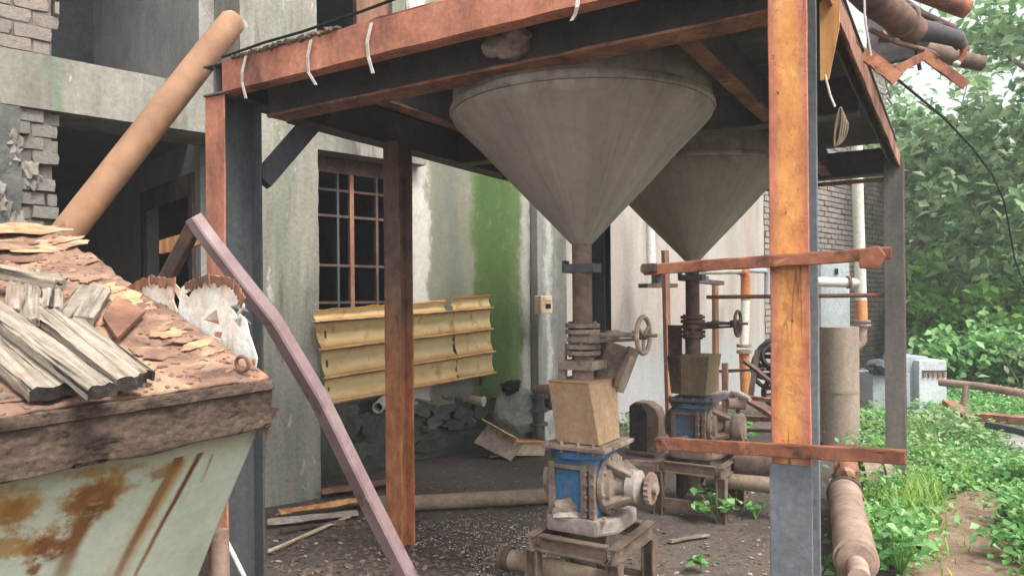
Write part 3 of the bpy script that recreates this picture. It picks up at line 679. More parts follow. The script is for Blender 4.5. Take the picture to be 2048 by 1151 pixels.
gate_valve(*H2, False, 'dark rusty gate valve with narrow handwheel under the rear hopper')

def feeder(u_, v_, first, label):
    o = F(u_, v_, 0); q = lambda a, b, z: o+U*a+V*b+Z*z
    t = thing('rotary_feeder', q(0,0,0), label, 'feeder', 'blue rotary feeders on steel stands')
    du = mt['dust'] if first else mt['dust_brown']; dp = mt['dust_pale'] if first else mt['dust_brown']
    bx = mt['tan_box'] if first else mt['olive_box']
    MB().lathe([(.055,1.09),(.055,1.232)], o, Z, 20).build('neck', mt['pipe_rust'] if first else mt['rust_dark'], t, smooth=True)
    if first:
        MB().fbox(u_-.095, u_+.095, v_-.09, v_+.09, 1.16, 1.205).build('flange_block', mt['dust'], t, bevel=.004)
        MB().bar(q(-.1,-.03,1.1), q(-.1,-.03,1.29), .045, .02, V).build('side_plate', mt['dust_pale'], t, bevel=.002)
        MB().hexa([q(-.13,-.145,1.105), q(.105,-.145,1.105), q(.13,.145,1.105), q(-.125,.145,1.105), q(-.13,-.145,1.11), q(.105,-.145,1.11), q(.13,.145,1.11), q(-.125,.145,1.11)]).build('box_lid', mt['tan_box'], t)
        b = MB().hexa([q(-.085,-.125,.805), q(.145,-.125,.805), q(.145,.125,.805), q(-.085,.125,.805), q(-.125,-.14,1.104), q(.10,-.14,1.104), q(.125,.14,1.104), q(-.12,.14,1.104)])
        b.build('housing_box', bx, t, bevel=.004)
        # inclined chute behind
        ch = MB().bar(q(.07,.16,1.05), q(.135,.2,1.27), .14, .10, V, 1).build('chute', mt['dust'], t, bevel=.006)
        MB().bar(q(.135,.15,1.06), q(.20,.19,1.26), .16, .012, (U-Z*.3), 1).build('chute_flange', mt['dust_brown'], t)
    else:
        MB().hexa([q(-.05,-.14,.83), q(.13,-.14,.83), q(.13,.12,.83), q(-.05,.12,.83), q(-.04,-.17,1.11), q(.17,-.17,1.11), q(.17,.14,1.11), q(-.04,.14,1.11)]).build('housing_box', bx, t, bevel=.004)
        MB().hexa([q(-.13,-.11,.83), q(-.052,-.135,.83), q(-.052,.1,.83), q(-.13,.1,.83), q(-.16,-.11,1.10), q(-.042,-.165,1.10), q(-.042,.12,1.10), q(-.16,.12,1.10)]).build('shaded_side', mt['rust_dark'], t, bevel=.004)  # box face in shade, its darkness put into the colour
        MB().fbox(u_-.19, u_-.09, v_+.0, v_+.03, .98, 1.32).build('chute', mt['rust_dark'], t, bevel=.003)
    MB().fbox(u_-.14, u_+.2, v_-.185, v_+.185, .78, .80).build('top_plate', mt['dust'] if first else mt['steel_dark'], t, bevel=.003)
    bl_ = mt['blue'] if first else mt['blue_dusty']
    MB().lathe([(.165,.735),(.165,.77)], o, Z, 24).build('collar', bl_, t, smooth=True)
    MB().fbox(u_-.095, u_+.135, v_-.14, v_+.14, .46, .735).build('valve_body', bl_, t, bevel=.012)
    # dusty ribs and flanges framing the blue front
    fr = MB()
    for a in (-.1, .075, .12): fr.fbox(u_+a-.015, u_+a+.015, v_-.165, v_-.135, .46, .715)
    fr.fbox(u_-.115, u_+.135, v_-.16, v_-.138, .685, .705)
    fr.build('body_rib', mt['dust'] if first else mt['dust_brown'], t, bevel=.003)
    MB().blob(q(-.01,-.142,.49), .085, .02, .05, .3, 2.5, 3, 7).build('dust_cake', du, t, smooth=True)
    bo = MB()
    for z_ in (.5, .56, .62, .67):
        bo.tube([q(.09,-.185,z_), q(.09,-.15,z_)], .009, 6); bo.tube([q(.125,-.175,z_), q(.125,-.15,z_)], .009, 6)
    tag(bo.build('bolts', mt['rust_brown'], t), kind='stuff')
    for s_, L in ((-1, .14), (1, .24)):
        cm_ = mt['dust'] if first else mt['dust_brown']; c0 = q(.02+.12*s_,0,.6)
        ec = MB().lathe([(.15,0),(.15,.024),(.125,.028),(.12,.05),(.07,.055),(.06,.07),(.055,L-.1)], c0, U*s_, 26).build('end_cover', cm_, t, smooth=True)
        MB().lathe([(.06,L*.42),(.082,L*.46),(.082,L*.66),(.06,L*.7),(.05,L-.06)], c0, U*s_, 22).build('bearing', mt['dust_pale'] if first else cm_, ec, smooth=True)
        for k in range(4):
            a = k*math.pi/2+.6; d = V*math.cos(a)+Z*math.sin(a)
            MB().bar(c0+U*s_*.02+d*.135, c0+U*s_*L*.56+d*.07, .034, .045, U, 3, .002).build('rib', cm_, ec, bevel=.006)
    eb = MB()
    for s_ in (-1, 1):
        for k in range(8):
            a = k*math.pi/4+.2; d = V*math.cos(a)+Z*math.sin(a); c0 = q(.02+.12*s_,0,.6)+d*.135; eb.tube([c0, c0+U*s_*.034], .010, 6)
    for a in (-.12, -.04, .05, .13, .18):
        eb.tube([q(a,-.165,.765), q(a,-.165,.818)], .008, 6); eb.tube([q(a,-.15,.44), q(a,-.15,.475)], .009, 6)
    tag(eb.build('flange_bolts', mt['rust_dark'] if not first else mt['pipe_rust'], t), kind='stuff')
    if first:
        sp = MB(); n_ = 18; pr = []
        for k in range(n_*2):
            a = math.pi*k/n_; r = .078 if k % 2 else .070; pr.append((r*math.cos(a), r*math.sin(a)))
        sp.plate([pr], basis(V, Z, U, q(.345,0,.6)), .022); sp.build('sprocket', mt['pipe_rust'], t)
        MB().tube([q(.335,0,.6), q(.39,0,.6)], .026, 14).build('shaft', mt['dust'], t, smooth=True)
    else:
        MB().lathe([(.1,0),(.1,.04),(.09,.06)], q(.3,0,.6), U, 22).build('motor_end', mt['dust_brown'], t, smooth=True)
    hx = [(-.13,-.17),(.15,-.17),(.22,-.06),(.22,.17),(-.13,.17)]
    MB().plate([hx], basis(U, V, Z, o+Z*.375), .08).build('bottom_plate', dp, t, bevel=.016)
    if first:
        hb = MB()
        hb.blob(q(.0,-.13,.458), .1, .045, .022, .2, 2, 3, 5); hb.build('dust_heap', mt['dust_pale'], t, smooth=True)
    MB().lathe([(.13,.39),(.11,.3),(.06,.17),(.055,.12)], o, Z, 22).build('outlet_cone', mt['dust_brown'], t, smooth=True)
    # stand
    st = mt['dust_brown'] if first else mt['dust_brown']
    W, Dp, H = (.26, .22, .372) if first else (.27, .25, .372)
    for a in (-.66, 1):
        for c_ in (-1, 1):
            MB().ibeam(q(a*W,c_*Dp,-.03), q(a*W,c_*Dp,H-.085), V, .062, .065, .008, .008, 4, .001).build('leg', st, t)
        MB().ibeam(q(a*W,-Dp-.04,H-.045), q(a*W,Dp+.04,H-.045), U, .045, .075, .008, .008, 4, .001).build('stand_beam', st, t)
    for c_ in (-1, 1):
        MB().ibeam(q(-W*.66+.04,c_*(Dp-.0),H-.045), q(W-.04,c_*(Dp-.0),H-.045), V, .045, .075, .008, .008, 4, .001).build('stand_beam', st, t)
        MB().bar(q(-W*.66+.036,c_*Dp,.07), q(W-.036,c_*Dp,.07), .04, .07, Z, 4, .001).build('stand_rail', st, t)
    return t
feeder(*H1, True, 'dusty bright blue rotary feeder under the tan box, on brown stand')
feeder(*H2, False, 'darker blue rotary feeder under the olive box, behind the rust rail')
# ---------------------------------------------------------------- leaning steel and pipes
def ribbon(pts, wd, th, side):
    b = MB(); pts = [Vector(p) for p in pts]; side = Vector(side).normalized(); vs = []; fs = []; n = len(pts)
    for i, p in enumerate(pts):
        t = (pts[min(i+1,n-1)]-pts[max(i-1,0)]).normalized(); nn = t.cross(side).normalized()
        for a, c_ in ((-1,-1),(1,-1),(1,1),(-1,1)): vs.append(p+side*a*wd/2+nn*c_*th/2)
    for i in range(n-1):
        for k in range(4): fs.append((i*4+k, i*4+(k+1)%4, i*4+(k+1)%4+4, i*4+k+4))
    fs.append((3,2,1,0)); m_ = (n-1)*4; fs.append((m_, m_+1, m_+2, m_+3)); b.add(vs, fs); return b
# mauve painted square tube, bent, leaning over the tank
pts = [P(386,434,2.72), P(415,475,2.75), P(470,546,2.83), P(545,640,2.95), P(552,652,2.96), P(640,800,3.1), P(730,985,3.27), P(870,1262,3.45)]
t = thing('bent_tube', pts[-1].copy(), 'bent mauve painted steel tube leaning between the tank and the platform', 'steel tube')
b = MB(); prev = None
def sweep(pts, ws, roll=0.6, sq=None):
    b = MB(); vs = []; fs = []; n = len(pts)
    ref = Vector((1,0,0))
    for i, p in enumerate(pts):
        tt = (pts[min(i+1,n-1)]-pts[max(i-1,0)]).normalized(); a = (ref-tt*ref.dot(tt)).normalized(); c_ = tt.cross(a)
        x = a*math.cos(roll)+c_*math.sin(roll); y = c_*math.cos(roll)-a*math.sin(roll); w_ = ws[i] if isinstance(ws, list) else ws
        q_ = .22
        for u_, v_ in ((-1+q_,-1),(1-q_,-1),(1,-1+q_),(1,1-q_),(1-q_,1),(-1+q_,1),(-1,1-q_),(-1,-1+q_)): vs.append(p+x*u_*w_/2+y*v_*w_/2)
    for i in range(n-1):
        for k in range(8): fs.append((i*8+k, i*8+(k+1)%8, i*8+(k+1)%8+8, i*8+k+8))
    fs.append(tuple(reversed(range(8)))); fs.append(tuple(range((n-1)*8, n*8))); return b.add(vs, fs)
sweep(pts, [.052,.054,.057,.061,.062,.067,.072,.076], .35).build('tube', mt['mauve'], t)
lg = sweep([P(392,446,2.74), P(322,578,2.9)], [.05,.05], .3).build('short_arm', mt['rust_dark'], t)
# big orange pipe leaning on the facade
pa, pb = P(466,42,4.0), P(60,560,3.5)
g_ = pb+(pb-pa)*(pb.z/(pa.z-pb.z))
b = MB(); n = 16; d = (g_-pa)
b.tube([pa-d.normalized()*.035, pa-d.normalized()*.03, pa, pa+d*.04]+[pa+d*(k/n) for k in range(1, n+1)], [.02,.048,.067,.072]+[.073]*n, 26)
tag(b.build('leaning_pipe', mt['pipe_orange'], smooth=True), 'thick orange brown steel pipe leaning diagonally against the facade', 'pipe')
# rust strip lying across the door frame, behind the mauve tube
tag(MB().bar(P(322,494,4.7), P(432,466,3.86), .02, .09, Z, 4, .004).build('rust_strip', mt['rust_orange']), 'short orange rusted strip seen through the mauve tube fork', 'metal strip')

# white ties round the front beam
for pts_, lab in ((((492,112),(484,145),(484,165),(492,197)), 'white tie hanging on the red beam, nearest the left post'),
                  (((622,80),(615,115),(617,145),(632,170)), 'white tie hanging on the red beam, second from the left post'),
                  (((743,46),(734,85),(737,115),(746,147)), 'white tie hanging on the red beam, just left of the grey lump'),
                  (((1158,-10),(1154,15),(1150,30),(1143,42)), 'short white tie hanging on the red beam, above the front hopper')):
    v_ = -.018
    tag(ribbon([PF(x, y, v_-.008*(i == 1)) for i, (x, y) in enumerate(pts_)], .015, .005, U).build('plastic_tie', mt['strap']), lab, 'plastic tie', 'white ties along the red beam')
# cable along the beam and caked mud
tag(MB().tube([F(.02,-.02,2.752), F(.35,-.03,2.76), F(.6,-.02,2.765), F(.95,.0,2.79), F(1.4,.02,2.83), F(2.2,.05,2.9)], .007, 6).build('black_cable', mt['black'], smooth=True), 'thin black cable lying along the top of the red beam', 'cable')
b = MB()
for k in range(26):
    u_ = .1+k*.028+random.uniform(-.01,.01); b.blob(F(u_, .0, 2.742+random.uniform(-.004,.004)), .022, .03, .012+.008*random.random(), .5, 3, 1, k)
tag(b.build('mud_crust', mt['dust_brown'], SP), kind='stuff')
b = MB(); c_ = PF(1012, 92, .225)
b.blob(c_, .1, .05, .062, .22, 1.6, 4, 2).blob(c_+U*.05+Z*.02, .06, .045, .055, .22, 1.6, 4, 9)
tag(b.build('foam_lump', mt['dust_pale'], smooth=True), 'grey white foam lump stuck on the beam above the front hopper', 'lump')
# hanging coil of cord near the orange post
t = thing('cord_coil', PF(1676,294,.3), 'coil of pale cord hanging beside the orange post', 'cord coil')
c_ = PF(1676,254,.3); rr = .03
MB().tube([PF(1650,150,.3), PF(1660,190,.3), PF(1670,214,.3)], .004, 6).build('string', mt['strap'], t)
for k in range(4):
    lp_ = []
    for i in range(25):
        a = 2*math.pi*i/24; lp_.append(c_+U*(math.cos(a)*(.009+.003*k)+.003*k+.009*math.sin(a))+Z*(math.sin(a)*(.066-.008*k)-.005*k)+V*.004*k)
    MB().tube(lp_, .003, 6, False).build('loop', mt['pipe_tan'], t, smooth=True)

# ---------------------------------------------------------------- foreground tank
C_, L_, Bk = P(538,757,1.9), P(-160,856,1.36), P(96,458,2.95)
NRM = (L_-C_).cross(Bk-C_).normalized()
if NRM.z < 0: NRM = -NRM
BL = L_+(Bk-C_)*1.02
tank = thing('rusty_tank', P(200,1000,1.75)*1.0, 'corroded pale green steel tank with rust flaked sloping lid', 'tank')
def T(px, py, h=0): return onplane(px, py, C_+NRM*h, NRM)
def lidmat():
    t = NT('flaked_rust')
    f = t.noise(5, 9, .68, .8, t.map((.8,.8,1))); 
    col = t.ramp(f, [(.3, lin((90,70,61))), (.42, lin((130,102,86))), (.52, lin((156,124,103))), (.62, lin((182,152,124))), (.78, lin((136,112,99)))])
    ck = t.mask(t.noise(9, 9, .7, 1.2), .61, .65); col = t.mix(ck, col, lin((92,58,46)))
    pl = t.mask(t.noise(2.2, 7, .7, .6), .58, .63); col = t.mix(t.math('MULTIPLY', pl, .7), col, lin((196,146,114)))
    return t.finish(t.vary(col,.85,1.15,50), .9, .9, 22, .012, extra=f)
mt['lid'] = lidmat()
mt['flake_cream'] = M('flake_cream', [(.3,(150,104,78),.95),(.5,(186,142,102),.95),(.7,(208,176,130),.95)], 11, bump=.5, spots=[((168,108,74),8,.6,.7,(1,1,1),.95)])
mt['flake_rust'] = M('flake_rust', [(.3,(102,70,58),.95),(.55,(138,98,80),.95),(.8,(164,122,100),.95)], 7, bump=.6)
mt['skirt'] = M('skirt', [(.3,(64,50,42),.95),(.5,(86,68,56),.95),(.7,(106,86,72),.95)], 12, (1,1,1.8), bump=.9, bscale=90, bdist=.006, lo=.65, hi=1.25, vs=70, spots=[((128,92,72),5,.62,.72,(1,1,2),.95),((50,40,36),10,.6,.7,(1,1,2),.95)])
def lid(a, c_):
    p = L_.lerp(C_, a).lerp(BL.lerp(Bk, a), c_)
    h = .010*noise.noise((p.x*7, p.y*7, 1))+.008*noise.noise((p.x*23, p.y*19, 5))+.005*abs(noise.noise((p.x*55, p.y*50, 6)))
    if c_ > .2: h += .02*max(0, noise.noise((p.x*4, p.y*4, 7)))
    return p+NRM*h
b = MB().grid(lid, 140, 130); lidob = b.build('lid', mt['lid'], tank, smooth=True, solid=.012)
# flakes standing off the lid
def flake(px, py, w_, h_, m, lift, seed, name='rust_flake', ang=0, label=None):
    rnd = random.Random(seed); n = 30; pts = []
    for k in range(n):
        a = 2*math.pi*k/n; r = .8+.45*noise.noise((math.cos(a)*1.6+seed, math.sin(a)*1.6, 1))+rnd.uniform(-.13,.13); pts.append((math.cos(a)*w_*r, math.sin(a)*h_*r))
    x = (C_-L_).normalized(); y = NRM.cross(x)
    x2 = x*math.cos(ang)+y*math.sin(ang); y2 = y*math.cos(ang)-x*math.sin(ang)
    tl = rnd.uniform(-.12,.12); x2 = (x2+NRM*tl).normalized(); z2 = (x2.cross(y2)).normalized(); y2 = z2.cross(x2)
    o = MB().plate([pts], basis(x2, y2, z2, T(px, py, lift*.75)), .0025).build(name, m, tank)
    return o
FK = [(50,458,.5,.11,'flake_cream',.026,1,.55),(15,492,.3,.07,'lid',.03,2,.5),(105,490,.32,.08,'lid',.018,3,.5),(40,516,.34,.06,'flake_rust',.012,4,.45),(70,500,.3,.05,'flake_cream',.022,30,.5),
      (150,530,.2,.05,'lid',.014,5,.6),(200,580,.2,.06,'flake_cream',.014,6,.75),(250,596,.2,.06,'flake_cream',.012,7,.8),(172,556,.14,.05,'lid',.016,8,.7),(285,615,.14,.04,'flake_cream',.010,25,.7),
      (335,665,.16,.05,'flake_cream',.013,9,.5),(300,655,.15,.05,'lid',.016,10,.2),(390,690,.14,.03,'flake_cream',.012,11,.4),(310,705,.17,.06,'lid',.012,12,.1),(360,680,.12,.03,'lid',.02,26,.4),
      (430,728,.1,.02,'flake_rust',.008,13,.1),(370,742,.12,.022,'lid',.010,14,.1),(130,480,.2,.04,'flake_cream',.03,15,.6),(60,700,.08,.03,'lid',.014,16,.3),(30,740,.09,.03,'flake_rust',.012,17,.1),(85,765,.05,.03,'flake_cream',.012,18,.2),
      (420,705,.09,.025,'lid',.011,19,.3),(440,746,.07,.012,'flake_rust',.008,21,.1),(240,762,.06,.015,'lid',.009,22,.0),(20,800,.09,.012,'lid',.01,23,.0),(160,796,.06,.01,'flake_rust',.008,24,0.)]
for px, py, w_, h_, m, lf, sd_, an in FK:
    flake(px, py, w_*.5, h_*.9, mt[m], lf, sd_, 'rust_flake', an)
rr_ = random.Random(44)
chips_ = MB()
for k in range(900):
    a_, c_ = rr_.random(), rr_.random(); p = lid(a_, c_)+NRM*.006; sz = rr_.uniform(.003,.016); x = (C_-L_).normalized(); y = NRM.cross(x); an = rr_.uniform(0,6.3)
    x2 = (x*math.cos(an)+y*math.sin(an)+NRM*rr_.uniform(-.3,.3)).normalized(); y2 = NRM.cross(x2).normalized()
    chips_.plate([[(sz*rr_.uniform(.6,1.2)*math.cos(q_*1.26), sz*.6*rr_.uniform(.6,1.2)*math.sin(q_*1.26)) for q_ in range(5)]], basis(x2, y2, x2.cross(y2), p), .002)
tag(chips_.build('rust_chips', mt['flake_rust'], tank), kind='stuff')
# square rust plate piece lying on the lid
pl = [T(205,640,.03), T(232,598,.03), T(290,628,.03), T(234,684,.03)]
tag(MB().hexa(pl+[p+NRM*.012 for p in pl]).build('rust_plate', mt['rust_brown']), 'flat red rusted plate on the tank lid beside the planks', 'plate')
# skirt: thick layered rust band under the lid
C2, L2 = P(540,850,1.90), P(-160,1000,1.36)
def skirt(a, c_):
    p = L2.lerp(C2, a).lerp(L_.lerp(C_, a), c_)
    dirn = Vector((C_-L_)).cross(Z).normalized()
    if dirn.y > 0: dirn = -dirn
    e = .008*noise.noise((p.x*6, p.y*6, p.z*12))+.004*noise.noise((p.x*22, p.y*22, p.z*34))+.003*noise.noise((p.x*60, p.y*60, p.z*80))
    if c_ < .02: p = p+Z*(.02*noise.noise((p.x*9, 3, 2)))
    e += .012*(c_ > .8)
    return p+dirn*(.006+e)
MB().grid(skirt, 200, 40).build('skirt', mt['skirt'], tank, smooth=True, solid=.012)
for px, py, w_, h_, sd_ in ((318,826,.03,.012,1),(345,822,.035,.014,2),(372,815,.018,.008,3)):
    rnd = random.Random(sd_); pts = [(math.cos(k*.7)*w_*rnd.uniform(.6,1.1), math.sin(k*.7)*h_*rnd.uniform(.6,1.1)) for k in range(9)]
    x = (C_-L_).normalized(); zz = x.cross(Z).normalized(); zz = -zz if zz.y > 0 else zz
    D_ = 1.9-(538-px)*(.54/698)
    MB().plate([pts], basis(x, zz.cross(x), zz, P(px, py, D_-.02)+zz*.012), .004).build('rust_flake', mt['flake_cream'], tank)
# pale green panel below, with rust runs
def panelmat():
    t = NT('green_panel'); uvn = t.n('ShaderNodeUVMap'); uvn.uv_map = 'uv'
    u_, v_, _ = t.sep(uvn.outputs[0])
    f = t.noise(3, 6, .6); col = t.ramp(f, [(.3, lin((164,172,150))), (.55, lin((188,194,174))), (.8, lin((200,204,188)))])
    n1 = t.noise(6, 8, .7); n2 = t.noise(24, 6, .7)
    wob = t.math('MULTIPLY', t.math('SUBTRACT', n1, .5), .05); uw = t.math('ADD', u_, wob)
    def line(x0, y0, x1, y1, wd, c_, amt):       # a run of rust from (x0,y0) down to (x1,y1) in panel coordinates
        nonlocal col
        tt = t.math('DIVIDE', t.math('SUBTRACT', v_, y0), y1-y0)
        xc = t.math('ADD', t.math('MULTIPLY', tt, x1-x0), x0)
        dd = t.math('ABSOLUTE', t.math('SUBTRACT', t.math('ADD', u_, t.math('MULTIPLY', wob, .5)), xc))
        r = t.n('ShaderNodeMapRange', interpolation_type='SMOOTHSTEP'); t.l(dd, r.inputs[0]); r.inputs[1].default_value = wd; r.inputs[2].default_value = wd*.15; r.inputs[3].default_value = 0; r.inputs[4].default_value = 1
        k = t.math('MULTIPLY', r.outputs[0], t.math('GREATER_THAN', tt, -.01)); k = t.math('MULTIPLY', k, t.math('LESS_THAN', tt, 1.0))
        fd = t.n('ShaderNodeMapRange'); t.l(tt, fd.inputs[0]); fd.inputs[3].default_value = 1.2; fd.inputs[4].default_value = .45
        k = t.math('MULTIPLY', t.math('MULTIPLY', k, fd.outputs[0]), amt); k.node.use_clamp = True
        col = t.mix(k, col, lin(c_))
    def blotch(x, y, rx, ry, c_, amt, nz=.5):
        nonlocal col
        a = t.math('DIVIDE', t.math('SUBTRACT', u_, x), rx); b_ = t.math('DIVIDE', t.math('SUBTRACT', v_, y), ry)
        d_ = t.math('SQRT', t.math('ADD', t.math('MULTIPLY', a, a), t.math('MULTIPLY', b_, b_)))
        d_ = t.math('ADD', d_, t.math('MULTIPLY', t.math('SUBTRACT', t.math('ADD', t.math('MULTIPLY', n1, .65), t.math('MULTIPLY', n2, .35)), .5), nz*7))
        r = t.n('ShaderNodeMapRange', interpolation_type='SMOOTHSTEP'); t.l(d_, r.inputs[0]); r.inputs[1].default_value = 1; r.inputs[2].default_value = .3; r.inputs[3].default_value = 0; r.inputs[4].default_value = 1
        k = t.math('MULTIPLY', r.outputs[0], amt); col = t.mix(k, col, lin(c_))
    OC, BR, DK = (150,112,62), (128,82,48), (104,62,42)
    for q_ in PANEL_LINES: line(*q_)
    for q_ in PANEL_BLOTS: blotch(*q_)
    gr = t.n('ShaderNodeMapRange'); t.l(t.math('ADD', v_, t.math('MULTIPLY', wob, 2.5)), gr.inputs[0]); gr.inputs[1].default_value = .88; gr.inputs[2].default_value = 1.0
    col = t.mix(t.math('MULTIPLY', gr.outputs[0], .75), col, lin((134,122,82)))
    return t.finish(t.vary(col,.9,1.08,40), .6, .25, 30, .004, extra=n2)
# panel corners: top edge behind the skirt, bottom below the frame
q00, q10, q11, q01 = P(-180,1330,1.55), P(330,1330,2.12), P(524,838,1.93), P(-170,985,1.40)
def uvof(px, py):
    best = None
    for a in np.linspace(0,1,81):
        for c_ in np.linspace(0,1,81):
            w3 = q00.lerp(q10, a).lerp(q01.lerp(q11, a), c_); l_ = CM.to_3x3().inverted() @ (w3-Vector((0,0,EYE)))
            x = 1024-l_.x/l_.z*FPX; y = HOR+l_.y/l_.z*FPX; e = (x-px)**2+(y-py)**2
            if best is None or e < best[0]: best = (e, a, c_)
    return best[1], best[2]
def LN(x0, y0, x1, y1, wd, c_, amt): a = uvof(x0,y0); b_ = uvof(x1,y1); return (a[0],a[1],b_[0],b_[1],wd,c_,amt)
def BT(x, y, rx, ry, c_, amt, nz=.5): a = uvof(x,y); return (a[0],a[1],rx,ry,c_,amt,nz)
PANEL_LINES = [LN(365,920,235,1165,.035,(172,128,66),.75), LN(360,915,240,1151,.026,(102,64,40),1.3), LN(352,930,225,1151,.05,(170,134,84),.45), LN(402,905,275,1151,.02,(160,110,56),.6), LN(402,905,275,1151,.013,(102,64,40),1.2), LN(425,905,405,960,.01,(150,110,60),.7), LN(175,1030,118,1165,.045,(118,78,44),1.1)]
PANEL_BLOTS = [BT(195,985,.14,.13,(156,120,70),1), BT(185,1000,.09,.09,(118,78,44),.9), BT(100,1080,.13,.13,(150,112,66),1), BT(115,1085,.09,.09,(112,70,40),.95), BT(165,1050,.07,.06,(122,82,48),.8), BT(30,1010,.10,.16,(164,128,66),.9), BT(25,1020,.05,.09,(140,94,44),.8), BT(10,1090,.07,.08,(158,118,60),.8), BT(340,935,.09,.05,(140,96,50),.8), BT(180,945,.12,.04,(150,112,60),.8), BT(70,1135,.05,.06,(120,70,36),.9), BT(260,930,.1,.03,(150,116,66),.7)]
mt['panel'] = panelmat()
def panel(a, c_):
    p = q00.lerp(q10, a).lerp(q01.lerp(q11, a), c_)
    px_ = .004*noise.noise((p.x*5, p.y*5, p.z*5))
    for (x, y, r, h) in DENTS:
        d2 = ((a-x)**2+((c_-y)*.8)**2)/(r*r); px_ += h*math.exp(-d2)*(1+.8*noise.noise((a*60, c_*60, 1)))
    sag = -.018*math.sin(math.pi*c_)*a
    return p+Vector((.4,-.9,0))*(px_)+Vector((-.5,0,0))*(-sag)
DENTS = [(*uvof(195,1005),.03,.016), (*uvof(112,1105),.02,.014), (*uvof(85,1070),.014,.01), (*uvof(205,960),.015,.008)]
MB().grid(panel, 120, 90).build('front_panel', mt['panel'], tank, smooth=True, solid=.006)
# side of the tank and the torn right edge
bk0, bk1 = P(300,700,3.0), P(300,1100,3.1)
MB().grid(lambda a, c_: (q10.lerp(bk1, a)).lerp(q11.lerp(bk0, a), c_)+Vector((-.02,.02,0)), 6, 6).build('side_panel', mt['rust_brown'], tank, solid=.006)
MB().hexa([P(522,838,1.9),P(540,838,1.9),P(540,838,1.96),P(522,838,1.96),P(530,885,1.92),P(534,880,1.92),P(534,880,1.96),P(530,885,1.96)]).build('torn_corner', mt['rust_brown'], tank)
rgp = [P(540,812,1.91), P(556,815,1.93), P(548,828,1.93), P(552,836,1.93), P(540,842,1.92)]
MB().add(rgp+[p+Vector((0,.01,0)) for p in rgp], [(0,1,2,3,4),(9,8,7,6,5)]+[(i,(i+1)%5+0,(i+1)%5+5,i+5) for i in range(5)]).build('rust_flake', mt['rust_dark'], tank)
MB().tube([P(437,1060,2.25), P(445,1330,2.25)], .03, 12).build('leg', mt['pipe_rust'], tank, smooth=True)
# lifting eye on the lid
c_ = T(485,727,.035)
rg = MB().torus(c_, (C_-L_).normalized()*.8+(Bk-C_).normalized()*.35, .019, .005, 24, 8).build('lifting_eye', mt['rust_brown'], tank, smooth=True)
# torn white sheet rising behind the lid
A1, A2 = P(258,580,2.42), P(515,730,2.02)
xv = (A2-A1); xv.z = 0; xv.normalize(); nv = xv.cross(Z).normalized()
def TS(px, py):
    p = onplane(px, py, A1, nv); return ((p-A1).dot(xv), (p-A1).z)
out = [(256,578),(272,566),(300,560),(322,566),(345,560),(362,578),(384,560),(404,556),(430,550),(452,554),(472,566),(468,582),(484,592),(490,612),(478,624),(494,640),(500,668),(508,690),(516,716),(512,745),(470,760),(380,735),(300,665),(262,630)]
holes = [[(408,640),(436,618),(442,650)],[(462,612),(484,606),(478,634)],[(470,640),(488,632),(484,656)],[(434,662),(448,664),(444,678),(428,672)],[(352,580),(362,600),(358,625),(348,600)],[(372,588),(392,574),(380,596)]]
def sheetmat():
    t = NT('torn_white'); f = t.noise(7, 9, .7, .5)
    col = t.ramp(f, [(.28, lin((160,84,48))), (.36, lin((196,134,82))), (.42, lin((228,218,200))), (.6, lin((232,236,232))), (.8, lin((236,238,234)))])
    f2 = t.mask(t.noise(5, 7, .65, .3, t.map((1,1,.3))), .55, .66); col = t.mix(f2, col, lin((200,130,68)))
    return t.finish(t.vary(col), .7, .6, 30, .006)
mt['torn_white'] = sheetmat()
ts = MB().plate([[TS(*q_) for q_ in out]]+[[TS(*q_) for q_ in h] for h in holes], basis(xv, Z, nv, A1), .005).build('torn_sheet', mt['torn_white'])
tag(ts, 'torn white painted steel sheet with holes standing behind the tank lid', 'metal sheet')
for k, (x0,y0,x1,y1,hh) in enumerate([(250,580,300,558,.02),(300,556,352,562,.016),(372,572,420,552,.018),(415,553,470,562,.022),(468,566,490,600,.014)]):
    p_, q_ = onplane(x0,y0,A1+nv*.012,nv), onplane(x1,y1,A1+nv*.02,nv)
    L_p = (q_-p_).length; xd = (q_-p_).normalized(); yd_ = nv.cross(xd); rnd = random.Random(k+5)
    up_ = [(L_p*i/14, (.006+.018*abs(noise.noise((i*.33+k*5, 1, 1))))) for i in range(15)]; dn = [(L_p*i/14, -hh*(.6+2.4*abs(noise.noise((i*.4+k*7, 4, 1))))) for i in range(14,-1,-1)]
    MB().plate([up_+dn] if yd_.z > 0 else [[(x,-y) for x, y in up_+dn]], basis(xd, yd_, xd.cross(yd_), p_), .005).build('torn_lip', mt['rust_brown'], ts)
MB().bar(onplane(326,585,A1-nv*.02,nv), onplane(352,650,A1-nv*.02,nv), .045, .004, nv, 4, .003).build('white_strip', mt['strap'], ts)
for h in holes[:3]:
    a_, b_, c3 = [onplane(x, y, A1, nv) for x, y in h]
    m_ = (a_+b_)/2; MB().add([a_, b_, m_+(c3-m_)*.6-nv*.035, a_+nv*.002, b_+nv*.002, m_+(c3-m_)*.6-nv*.033], [(0,1,2),(5,4,3),(0,3,4,1),(1,4,5,2),(2,5,3,0)]).build('torn_tab', mt['torn_white'], ts)
